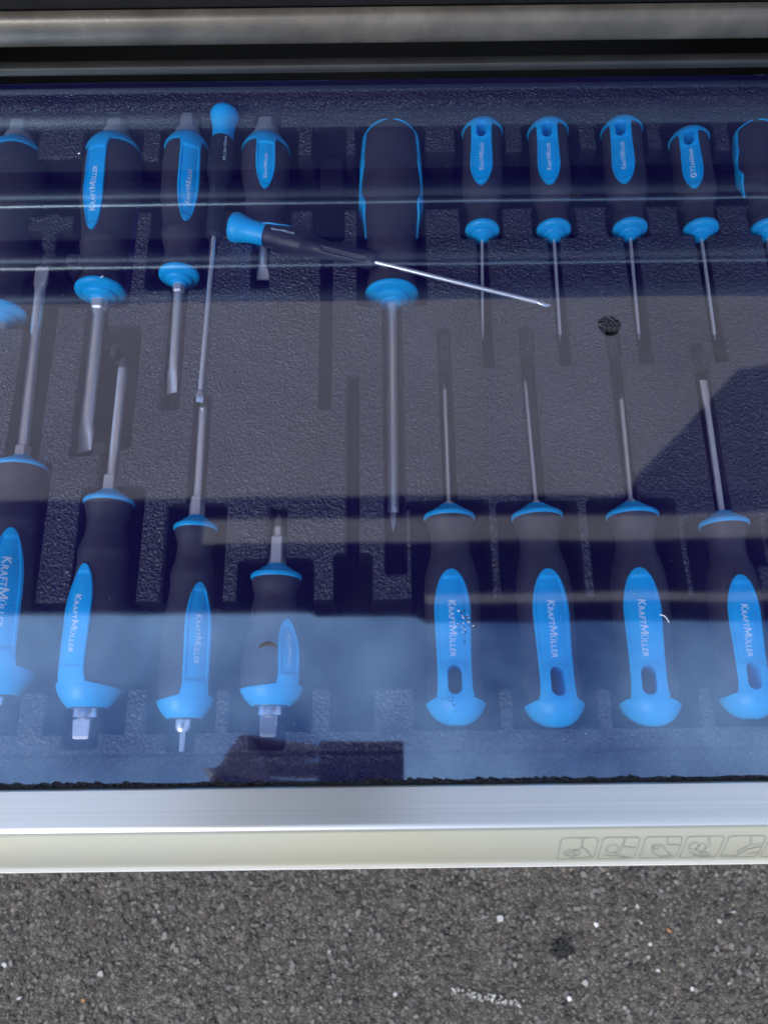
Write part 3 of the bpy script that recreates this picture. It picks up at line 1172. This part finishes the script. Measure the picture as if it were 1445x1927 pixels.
fe = P(722, 1468, 0).y
pts = [(0.299, 0.3866), (-0.299, 0.3866)]
x = -0.299
while x < 0.299:
    d = random.choice((0.0002, 0.0004, 0.0007, 0.0009)) * random.uniform(0.6, 1.4) if math.sin(x * 31) + random.uniform(-0.9, 1.3) > 0 else 0.0001
    wd = random.uniform(0.0012, 0.004)
    yy = fe + random.uniform(-0.0003, 0.0003)
    pts += [(x, yy), (x + wd * 0.3, yy + d), (x + wd * 0.75, yy + d * random.uniform(0.7, 1))]
    x += wd + random.uniform(0.001, 0.005)
pts.append((0.299, fe))
spline(pts)
hc = P(1146, 613, 0)
er_ = (P(1168, 613, 0) - P(1124, 613, 0)).length / 2
spline([(hc.x + er_ * (1 + 0.03 * math.sin(3 * a)) * math.cos(a), hc.y + er_ * math.sin(a)) for a in [2 * math.pi * k / 40 for k in range(40)]])
co_ = bpy.data.objects.new('tmp', cu)
C.objects.link(co_)
dg = bpy.context.evaluated_depsgraph_get()
dg.update()
fm = bpy.data.meshes.new_from_object(co_.evaluated_get(dg))
bpy.data.objects.remove(co_)
film = link('clear_film', fm, M['film'])
film.location = (0, 0, ZF)
tag(film, 'clear bluish plastic film over the tray, with a round hole and jagged front edge', 'plastic film')

# ------------------------------------------------------------------ pulled-out drawer
dr = empty('open_drawer', (0, 0, ZF))
tag(dr, 'pulled-out black steel drawer with an aluminium front rail', 'drawer')
yA = P(722, 1479, 0).y
yB = P(722, 1556, 0).y
# profile of the rail (local to film height)
prof = [(yA, -0.012), (yA, -0.0006), (yA - 0.0006, 0.0)]
prof += [(yA - 0.0006 + (yB - yA + 0.0030) * k / 4, 0.0 - 0.0001 * k) for k in range(1, 4)]
for k in range(0, 9):
    a = R_(90 - 90 * k / 8)
    prof.append((yB + 0.0016 - 0.0031 * math.cos(a), -0.0021 + 0.0017 * math.sin(a)))
prof += [(yB - 0.0015, -0.0052), (yA, -0.0056)]
# face below the rail: concave slope and a thin bright lip
top_rail = extrude_x('aluminium_rail', prof, -0.34, 0.34, M['alu'], dr, smooth=True)
f0 = (P(722, 1566, -0.004).y, -0.004)
f1 = (P(722, 1628, -0.027).y, -0.027)
face = []
for k in range(13):
    t_ = k / 12
    face.append((f0[0] + (f1[0] - f0[0]) * (t_ + 0.13 * math.sin(math.pi * t_)), f0[1] + (f1[1] - f0[1]) * t_))
fp = [(y, z_) for y, z_ in face] + [(y + 0.0016, z_ - 0.0002) for y, z_ in face[::-1]]
extrude_x('front_face', fp, -0.34, 0.34, M['face'], dr, smooth=True)
f2 = P(722, 1634, -0.028).y
lip = [(f1[0] + 0.001, -0.0272), (f1[0] - 0.0004, -0.0268), (f2 + 0.0004, -0.0266), (f2, -0.0271), (f2, -0.0295), (f1[0] + 0.001, -0.0300)]
extrude_x('bottom_lip', lip, -0.34, 0.34, M['lip'], dr)
box('front_panel', (-0.335, f1[0] + 0.003, -0.060), (0.335, f1[0] + 0.006, -0.0310), M['black_paint'], dr, 0.0004)
box('front_wall', (-0.31, -0.0070, -0.0535), (0.31, -0.0061, -0.006), M['black_paint'], dr)
box('drawer_floor', (-0.32, -0.009, -0.058), (0.32, 0.80, -0.054), M['black_paint'], dr)
for sx in (-1, 1):
    box('side_wall', (sx * 0.312 - 0.003, -0.004, -0.0535), (sx * 0.312 + 0.003, 0.80, -0.0015), M['black_paint'], dr)


# pictograms printed on the sloping face
def face_pt(x, t_):
    k = min(11, max(0, int(t_ * 12)))
    u = t_ * 12 - k
    y = face[k][0] * (1 - u) + face[k + 1][0] * u
    z_ = face[k][1] * (1 - u) + face[k + 1][1] * u
    nrm = Vector((0, face[k + 1][1] - face[k][1], -(face[k + 1][0] - face[k][0]))).normalized()
    if nrm.z < 0:
        nrm = -nrm
    return Vector((x, y, z_)) + nrm * 0.00012


facelen = math.hypot(f1[0] - f0[0], f1[1] - f0[1])


def stroke(paths, width, name, parent):
    v, f = [], []
    for path in paths:
        pts_ = []
        for i in range(len(path) - 1):
            a, c = Vector(path[i]), Vector(path[i + 1])
            nn = max(1, int((c - a).length / 0.0012))
            pts_ += [a + (c - a) * k / nn for k in range(nn)]
        pts_.append(Vector(path[-1]))
        base_ = len(v)
        for i, p in enumerate(pts_):
            d_ = (pts_[min(i + 1, len(pts_) - 1)] - pts_[max(i - 1, 0)])
            if d_.length < 1e-9:
                d_ = Vector((1, 0))
            d_.normalize()
            nrm = Vector((-d_.y, d_.x)) * width / 2
            for q in (p + nrm, p - nrm):
                v.append(tuple(face_pt(q.x, min(0.995, max(0.005, q.y / facelen)))))
        for i in range(len(pts_) - 1):
            a = base_ + 2 * i
            f.append((a, a + 1, a + 3, a + 2))
    return pyd(name, v, f, M['inkline'], parent)


def arc(cx_, cy_, r, a0_, a1_, k=8, ry=None):
    return [(cx_ + r * math.cos(R_(a0_ + (a1_ - a0_) * i / k)), cy_ + (ry or r) * math.sin(R_(a0_ + (a1_ - a0_) * i / k))) for i in range(k + 1)]


def pictogram(xl, kind):
    w_, t0, t1 = 0.0160, 0.0045, 0.0215
    h_ = t1 - t0
    cr = 0.0018
    fr_ = arc(xl + cr, t0 + cr, cr, 180, 270, 4) + arc(xl + w_ - cr, t0 + cr, cr, 270, 360, 4) + arc(xl + w_ - cr, t1 - cr, cr, 0, 90, 4) + arc(xl + cr, t1 - cr, cr, 90, 180, 4)
    fr_.append(fr_[0])
    ic = stroke([fr_], 0.0006, 'pictogram', dr)

    def q(a, b_):
        return (xl + a * w_, t0 + b_ * h_)

    ov = lambda a, b_, r, s, e, ry: [q(a + r * math.cos(R_(s + (e - s) * i / 14)), b_ + ry * math.sin(R_(s + (e - s) * i / 14))) for i in range(15)]
    if kind == 0:
        ps = [ov(0.38, 0.62, 0.22, 0, 360, 0.16), [q(0.2, 0.7), q(0.45, 0.5), q(0.62, 0.35), q(0.75, 0.5), q(0.93, 0.82)], [q(0.58, 0.04), q(0.6, 0.4)], [q(0.3, 0.55), q(0.5, 0.7)], [q(0.35, 0.9), q(0.7, 0.92), q(0.92, 0.84)]]
    elif kind == 1:
        ps = [ov(0.34, 0.45, 0.17, 0, 360, 0.18), [q(0.15, 0.75), q(0.4, 0.8), q(0.9, 0.92)], [q(0.6, 0.04), q(0.55, 0.7), q(0.75, 0.92)], [q(0.35, 0.6), q(0.65, 0.86)], [q(0.95, 0.4), q(0.62, 0.34)]]
    elif kind == 2:
        ps = [[q(0.25, 0.3), q(0.5, 0.3), q(0.85, 0.82), q(0.6, 0.95), q(0.3, 0.6), q(0.25, 0.3)], ov(0.36, 0.38, 0.08, 0, 360, 0.09), [q(0.6, 0.04), q(0.64, 0.28), q(0.95, 0.3)], [q(0.55, 0.9), q(0.92, 0.82)]]
    elif kind == 3:
        ps = [ov(0.26, 0.38, 0.13, 0, 360, 0.16), ov(0.48, 0.45, 0.12, 0, 360, 0.18), [q(0.2, 0.62), q(0.5, 0.88), q(0.7, 0.7), q(0.9, 0.9)], ov(0.62, 0.78, 0.12, 0, 360, 0.12), [q(0.58, 0.04), q(0.7, 0.4)], [q(0.35, 0.85), q(0.85, 0.92)]]
    else:
        ps = [[q(0.05, 0.88), q(0.5, 0.9), q(0.42, 0.6), q(0.62, 0.35), q(0.95, 0.3)], [q(0.5, 0.85), q(0.6, 0.55), q(0.95, 0.4)], [q(0.6, 0.04), q(0.66, 0.3)], [q(0.7, 0.8), q(0.95, 0.7)]]
    stroke(ps, 0.0010, 'hand_symbol', ic)


px_left = [1050, 1127, 1206, 1283, 1360, 1437]
for k, px in enumerate(px_left):
    pictogram(P(px, 1600, -0.016).x, k % 5)

# ------------------------------------------------------------------ cabinet behind the drawer
cb = empty('tool_cabinet', (0, 0.39, 0))
tag(cb, 'black tool cabinet with stacked drawers behind the pulled-out drawer', 'cabinet')
D = 0.3872
cbox = lambda nm, lo, hi, mt, bv=0.0, par=None: box(nm, (lo[0], lo[1] - 0.39, lo[2] + ZF), (hi[0], hi[1] - 0.39, hi[2] + ZF), mt, par or cb, bv)
cbox('body', (-0.36, D + 0.035, 0.0125), (0.36, D + 0.46, 0.205), M['panel'])
cbox('lower_body', (-0.36, D + 0.02, -0.66), (0.36, D + 0.46, -0.075), M['black_paint'], 0.002)
for sx in (-1, 1):
    cbox('side_panel', (sx * 0.352 - 0.008, D + 0.002, -0.074), (sx * 0.352 + 0.008, D + 0.46, 0.2045), M['black_paint'], 0.001)
# thin rail just above the tray
pf = [(D + 0.005, 0.0040), (D + 0.0015, 0.0040), (D + 0.0003, 0.0046), (D, 0.0058), (D, 0.0080), (D + 0.0006, 0.0093), (D + 0.002, 0.0099), (D + 0.005, 0.0100)]
o = extrude_x('divider_rail', [(a - 0.39, c + ZF) for a, c in pf], -0.343, 0.343, M['black_paint'], cb, smooth=True)
for i, hc_ in enumerate((0.0300, 0.0960, 0.1680)):
    cbox_lo = hc_ + (0.0098 if i == 0 else 0.0085)
    hi_ = (0.0960, 0.1680, 0.2060)[i] - 0.016 if i < 2 else 0.190
    dp = cbox('drawer_front', (-0.342, D + 0.0075, cbox_lo), (0.342, D + 0.0345, hi_), M['panel'], 0.0015)
    # half-round pull bar bulging out from the panel
    hh = 0.0095 if i == 0 else 0.0062
    dpth = 0.0065
    pf = [(D + 0.0075, hc_ - hh)]
    for k in range(15):
        a = R_(-90 + 180 * k / 14)
        pf.append((D + dpth - dpth * max(0.0, math.cos(a)) ** 0.7, hc_ + hh * math.sin(a)))
    pf += [(D + 0.0075, hc_ + hh)]
    if i:  # strip added along the bar edge to draw its thin sky glint
        zt_ = hc_ + hh
        extrude_x('glint_strip', [(D - 0.0004 + 0.0014 * math.cos(R_(30 * q)) - 0.39, zt_ + 0.0004 + 0.0014 * math.sin(R_(30 * q)) + ZF) for q in range(12)], -0.338, 0.338, M['glint'], dp, smooth=True)
        hh -= 0.0008
    extrude_x('pull_bar', [(a - 0.39, c + ZF) for a, c in pf], -0.340, 0.340, M['bar'], dp, smooth=True)
pf = [(D + 0.45, 0.207), (D + 0.006, 0.207)]
for k in range(11):
    a = R_(-90 + 180 * k / 10)
    pf.append((D + 0.008 - 0.010 * math.cos(a), 0.219 + 0.012 * math.sin(a)))
pf += [(D + 0.45, 0.231)]
extrude_x('worktop', [(a - 0.39, c + ZF) for a, c in pf], -0.37, 0.37, M['black_paint'], cb, smooth=True)
for sx in (-1, 1):
    for yy in (D + 0.06, D + 0.40):
        cbox('caster', (sx * 0.30 - 0.018, yy - 0.045, -ZF), (sx * 0.30 + 0.018, yy + 0.045, -0.661), M['rubber'], 0.012)

# ------------------------------------------------------------------ awning overhead, seen mirrored in the film
HC = 1.60
aw = empty('awning', (0, 0.5, 0))
tag(aw, 'cream fabric awning on a dark frame, mirrored in the film over the tray', 'awning')


def Q(px, py, dz=0.0):
    q = P(px, py, -(HC + dz))
    return q.x, q.y


def slab(name, pts_, z0_, z1_, mat):
    v = [(x, y - 0.5, ZF + z0_) for x, y in pts_] + [(x, y - 0.5, ZF + z1_) for x, y in pts_]
    k = len(pts_)
    f = [tuple(range(k)), tuple(range(k, 2 * k))[::-1]] + [(i, (i + 1) % k, (i + 1) % k + k, i + k) for i in range(k)]
    o = pyd(name, v, f, mat, aw)
    fixn(o)
    return o


XW = 1.7
ya = Q(722, 1150)[1]
slab('fabric_roof', [(-XW, ya), (XW, ya), (XW, 3.4), (-XW, 3.4)], HC + 0.012, HC + 0.015, M['fabric'])


def beam(px_top, px_bot, xa=-XW, xb=XW, nm='beam'):
    yt, yb = Q(722, px_top)[1], Q(722, px_bot)[1]
    return slab(nm, [(xa, yb), (xb, yb), (xb, yt), (xa, yt)], HC - 0.02, HC + 0.011, M['frame'])


xl_ = Q(440, 1000)[0]
beam(938, 972)
beam(1024, 1120)
beam(938 + 35, 1023, -XW, Q(380, 1000)[0], 'side_beam')
beam(1121, 1150, -XW, Q(800, 1130)[0], 'side_beam')
xs_ = [-XW, Q(295, 1130)[0], Q(310, 1150)[0], Q(575, 1150)[0], Q(600, 1168)[0], Q(780, 1170)[0], Q(800, 1178)[0], XW]
ys_ = [Q(722, q)[1] for q in (1127, 1127, 1145, 1149, 1163, 1166, 1177, 1182)]
slab('fascia', [(x, y) for x, y in zip(xs_, ys_)] + [(XW, Q(722, 1141)[1]), (Q(801, 1141)[0], Q(722, 1141)[1]), (Q(800, 1141)[0], Q(722, 1121)[1]), (-XW, Q(722, 1121)[1])], HC - 0.024, HC - 0.0205, M['frame'])
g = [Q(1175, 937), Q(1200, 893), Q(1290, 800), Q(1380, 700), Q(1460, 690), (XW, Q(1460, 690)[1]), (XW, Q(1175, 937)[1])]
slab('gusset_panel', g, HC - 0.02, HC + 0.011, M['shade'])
for sx in (-1, 1):
    for yy in (ya + 0.06, 3.3):
        pz = [(sx * (XW - 0.06) + a, yy + c) for a, c in ((-0.03, -0.03), (0.03, -0.03), (0.03, 0.03), (-0.03, 0.03))]
        slab('post', pz, -ZF, HC - 0.0205, M['frame'])

# ------------------------------------------------------------------ phone and the hand that holds it (mirrored at the front edge)
ph = bpy.data.objects.new('smartphone', None)
C.objects.link(ph)
cpos = Vector((0, 0, ZF + H))
ph.matrix_world = Matrix(((rt.x, up.x, -fw.x, 0), (rt.y, up.y, -fw.y, 0), (rt.z, up.z, -fw.z, ZF + H), (0, 0, 0, 1)))
tag(ph, 'black smartphone, mirrored as a dark shape in the film at the front rail', 'phone')
PX0, PX1, PY0, PY1 = -0.060, 0.0150, -0.125, 0.0270
box('phone_body', (PX0, PY0, 0.0035), (PX1, PY1, 0.0115), M['phone'], ph, 0.0028)
bm = bmesh.new()
for (cx_, cy_) in ((0.0, -0.022), (0.0, -0.044)):
    bmesh.ops.create_cone(bm, cap_ends=True, segments=28, radius1=0.0065, radius2=0.006, depth=0.0022, matrix=Matrix.Translation((cx_, cy_, 0.0024)))
me = bpy.data.meshes.new('camera_lens')
bm.to_mesh(me)
bm.free()
link('camera_lens', me, M['lens'], ph)


def skin_obj(name, verts, edges, radii, mat, parent, root_i=0, sub=2):
    me_ = bpy.data.meshes.new(name)
    me_.from_pydata(verts, edges, [])
    o_ = link(name, me_, None, parent)
    o_.modifiers.new('skin', 'SKIN')
    sv = me_.skin_vertices[0].data if me_.skin_vertices else None
    if sv is None:
        bm_ = bmesh.new()
        bm_.from_mesh(me_)
        bm_.verts.layers.skin.verify()
        bm_.to_mesh(me_)
        bm_.free()
        sv = me_.skin_vertices[0].data
    for k_, r in enumerate(radii):
        rr = r if isinstance(r, tuple) else (r, r)
        sv[k_].radius = rr
        sv[k_].use_root = (k_ == root_i)
    ms = o_.modifiers.new('sub', 'SUBSURF')
    ms.levels = sub
    ms.render_levels = sub
    dg_ = bpy.context.evaluated_depsgraph_get()
    dg_.update()
    me2 = bpy.data.meshes.new_from_object(o_.evaluated_get(dg_))
    o_.modifiers.clear()
    o_.data = me2
    me2.materials.clear()
    me2.materials.append(mat)
    me2.polygons.foreach_set('use_smooth', [True] * len(me2.polygons))
    return o_


# hand in camera-aligned coordinates (x right, y up the phone, z away from the scene)
hand_root = bpy.data.objects.new('person', None)
C.objects.link(hand_root)
hand_root.matrix_world = ph.matrix_world.copy()
tag(hand_root, 'hand and dark sleeve holding the phone, mirrored as a dark shape beside it', 'person')
hv = [(-0.150, -0.075, 0.020), (-0.136, -0.040, 0.018), (-0.128, -0.008, 0.016), (-0.124, 0.014, 0.016)]
hr = [0.024, 0.030, 0.031, 0.022]
he = [(0, 1), (1, 2), (2, 3)]
for k, (yy, ln, rr) in enumerate(((0.030, 0.052, 0.0088), (0.013, 0.058, 0.0092), (-0.006, 0.056, 0.009), (-0.024, 0.048, 0.008))):
    b0_ = len(hv)
    hv += [(-0.128, yy, 0.020), (-0.128 + ln * 0.48, yy - 0.002, 0.030), (-0.128 + ln * 0.95, yy - 0.005, 0.027), (-0.128 + ln * 1.3, yy - 0.008, 0.020)]
    hr += [rr * 1.15, rr, rr * 0.93, rr * 0.78]
    he += [((3 if k < 2 else 2) if k != 3 else 1, b0_), (b0_, b0_ + 1), (b0_ + 1, b0_ + 2), (b0_ + 2, b0_ + 3)]
b0_ = len(hv)
hv += [(-0.095, -0.040, 0.006), (-0.074, -0.030, 0.001), (-0.058, -0.022, -0.001)]
hr += [0.012, 0.0105, 0.009]
he += [(1, b0_), (b0_, b0_ + 1), (b0_ + 1, b0_ + 2)]
skin_obj('hand', hv, he, hr, M['skin'], hand_root)
sv_ = [(-0.133, -0.075, 0.021), (-0.140, -0.13, 0.03), (-0.15, -0.22, 0.05), (-0.16, -0.34, 0.09)]
skin_obj('sleeve', sv_, [(0, 1), (1, 2), (2, 3)], [0.036, 0.042, 0.05, 0.058], M['sleeve'], hand_root)

# ------------------------------------------------------------------ asphalt
vx0, vx1, vy0, vy1 = -0.62, 0.62, -0.62, 0.02
fx = np.arange(vx0, vx1, 0.0022)
fy = np.arange(vy0, vy1, 0.0022)


def grow(e0, sgn, n_=36, far=60):
    k = (far / 0.003) ** (1.0 / n_)
    return e0 + sgn * np.cumsum(0.003 * k ** np.arange(n_) * 0.3)


ax_ = np.concatenate([grow(vx0, -1)[::-1], fx, grow(vx1, 1)])
ay_ = np.concatenate([grow(vy0, -1)[::-1], fy, grow(vy1, 1)])
AX, AY = np.meshgrid(ax_, ay_)
rs = np.random.RandomState(11)


def vnoise(X, Y, scale, seed):
    r_ = np.random.RandomState(seed).rand(512, 512)
    xi, yi = X / scale, Y / scale
    xf, yf = np.floor(xi).astype(int), np.floor(yi).astype(int)
    tx, ty = xi - xf, yi - yf
    tx, ty = tx * tx * (3 - 2 * tx), ty * ty * (3 - 2 * ty)
    g_ = lambda a, b_: r_[a % 512, b_ % 512]
    return g_(xf, yf) * (1 - tx) * (1 - ty) + g_(xf + 1, yf) * tx * (1 - ty) + g_(xf, yf + 1) * (1 - tx) * ty + g_(xf + 1, yf + 1) * tx * ty


inside = ((AX > vx0) & (AX < vx1) & (AY > vy0) & (AY < vy1)).astype(float)
AZ = (vnoise(AX, AY, 0.006, 1) - 0.5) * 0.0018 * inside + (vnoise(AX, AY, 0.012, 2) - 0.5) * 0.002 * inside
g = grid_mesh('ground', AX, AY, AZ, M['asphalt'])
tag(g, kind='structure')

# stone chips pressed into the asphalt
random.seed(21)
V, F, T = [], [], []
tmpl = bmesh.new()
bmesh.ops.create_icosphere(tmpl, subdivisions=1, radius=1)
tv = [v_.co.copy() for v_ in tmpl.verts]
tf = [[v_.index for v_ in f_.verts] for f_ in tmpl.faces]
tmpl.free()


def chip(x, y, r, tone, zf=0.35):
    a = random.uniform(0, 6.28)
    ca, sa = math.cos(a), math.sin(a)
    ex, ey = random.uniform(0.6, 1.3), random.uniform(0.5, 1.0)
    b_ = len(V)
    jj = [random.uniform(0.6, 1.25) for _ in tv]
    for p, j in zip(tv, jj):
        X_, Y_ = p.x * ex * r * j, p.y * ey * r * j
        V.append((x + ca * X_ - sa * Y_, y + sa * X_ + ca * Y_, 0.0006 + max(-0.5, min(0.45, p.z)) * r * zf * 1.9))
        T.append(tone)
    F.extend([[q + b_ for q in t_] for t_ in tf])


for _ in range(22000):
    t_ = random.random()
    tone = random.betavariate(1.3, 1.9) * 0.84 if t_ < 0.993 else random.uniform(0.8, 0.95)
    chip(random.uniform(-0.6, 0.6), random.uniform(-0.6, 0.0), random.choice((0.0011, 0.0016, 0.0022, 0.0030, 0.0038)) * random.uniform(0.7, 1.25), tone, 0.28)
gz = lambda px, py: P(px, py, -ZF)
for (px, py, r, tone) in ((1120, 1740, 0.0042, 0.975), (942, 1728, 0.0055, 0.94), (1205, 1735, 0.004, 0.93), (1222, 1776, 0.0036, 0.95), (1258, 1751, 0.0035, 1.0), (1301, 1860, 0.0038, 0.955),
                          (1237, 1825, 0.0036, 0.95), (1352, 1732, 0.004, 0.93), (1378, 1716, 0.0035, 0.93), (744, 1870, 0.004, 0.94), (190, 1832, 0.005, 0.93), (1070, 1800, 0.004, 0.93), (1100, 1850, 0.004, 0.93),
                          (1070, 1878, 0.0034, 0.975), (300, 1715, 0.004, 0.9), (10, 1815, 0.004, 0.95), (38, 1878, 0.0035, 0.95), (158, 1882, 0.0034, 1.0), (1198, 1705, 0.0045, 0.93), (620, 1790, 0.0035, 0.9)):
    q = gz(px, py)
    chip(q.x, q.y, r, tone, 0.5)
for k in range(60):
    q = gz(850 + 2.2 * k + random.uniform(-6, 6), 1863 + 0.45 * k + random.uniform(-7, 7))
    chip(q.x, q.y, random.uniform(0.0015, 0.0028), random.uniform(0.85, 0.95), 0.5)
for k in range(70):
    q = gz(random.gauss(1058, 9), random.gauss(1787, 8))
    chip(q.x, q.y, random.uniform(0.002, 0.0038), -0.2, 1.1)
me = bpy.data.meshes.new('stone_chips')
me.from_pydata(V, [], F)
at = me.attributes.new('tone', 'FLOAT', 'POINT')
at.data.foreach_set('value', T)
o = link('stone_chips', me, M['chips'])
tag(o, 'pale and dark stone chips bedded in the asphalt', 'gravel', kind='stuff')

# ------------------------------------------------------------------ dust and marks lying on the film
random.seed(77)
V, F, T = [], [], []


def fleck(x, y, r, tone):
    b_ = len(V)
    a0_ = random.uniform(0, 6.28)
    k_ = 5
    for q in range(k_):
        a = a0_ + 2 * math.pi * q / k_
        rr = r * random.uniform(0.5, 1.3)
        V.append((x + rr * math.cos(a), y + rr * math.sin(a), ZF + 0.00018))
        T.append(tone)
    V.append((x, y, ZF + 0.00018 + r * 0.5))
    T.append(tone)
    for q in range(k_):
        F.append((b_ + q, b_ + (q + 1) % k_, b_ + k_))


for _ in range(650):
    fleck(random.uniform(-0.24, 0.24), random.uniform(0.0, 0.38), random.choice((0.0001, 0.00014, 0.0002)), random.choice((0.5, 0.8, 0.95)))
q = P(150, 289, 0)
fleck(q.x, q.y, 0.0008, 0.965)
q = P(193, 520, 0)
for _ in range(5):
    fleck(q.x + random.uniform(-0.0008, 0.0008), q.y + random.uniform(-0.0008, 0.0008), 0.0003, 0.97)
for _ in range(34):      # damp specks where the film touches the grip
    q = P(random.gauss(876, 8), random.gauss(1172, 14), 0)
    fleck(q.x, q.y, random.uniform(0.00025, 0.0006), random.choice((0.0, 0.1, 0.95)))
for _ in range(22):
    q = P(random.gauss(848, 10), random.gauss(1318, 9), 0)
    fleck(q.x, q.y, random.uniform(0.0002, 0.0004), 0.1)
for _ in range(16):
    q = P(random.gauss(1082, 6), random.gauss(367, 2.5), 0)
    fleck(q.x, q.y, random.uniform(0.0003, 0.0006), 0.0)
me = bpy.data.meshes.new('dust_specks')
me.from_pydata(V, [], F)
at = me.attributes.new('tone', 'FLOAT', 'POINT')
at.data.foreach_set('value', T)
tag(link('dust_specks', me, M['chips']), 'dust and damp specks scattered over the clear film', 'dust', kind='stuff')


def ribbon(name, pxs, widths, mat, label, cat):
    v, f = [], []
    pts_ = [P(a, b_, 0) for a, b_ in pxs]
    for i, p in enumerate(pts_):
        d_ = (pts_[min(i + 1, len(pts_) - 1)] - pts_[max(i - 1, 0)]).normalized()
        nrm = Vector((-d_.y, d_.x, 0)) * widths[i] / 2
        for q in (p + nrm, p - nrm):
            v.append((q.x, q.y, ZF + 0.0003))
        v.append((p.x, p.y, ZF + 0.0005))
    for i in range(len(pts_) - 1):
        a = 3 * i
        f += [(a, a + 2, a + 5, a + 3), (a + 2, a + 1, a + 4, a + 5)]
    return tag(pyd(name, v, f, mat), label, cat)


ribbon('scuff_mark', [(487, 1220), (494, 1214), (503, 1211), (513, 1212), (523, 1219)], [0.0005, 0.0014, 0.0019, 0.0014, 0.0004], M['rubber'],
       'small dark curved scuff on the film above the stubby front row screwdriver', 'scuff')
ribbon('lint_hair', [(1240, 1157), (1247, 1158), (1253, 1163), (1258, 1172)], [0.0003] * 4, M['print'], 'tiny pale curled hair lying on the film near the right front grips', 'hair')
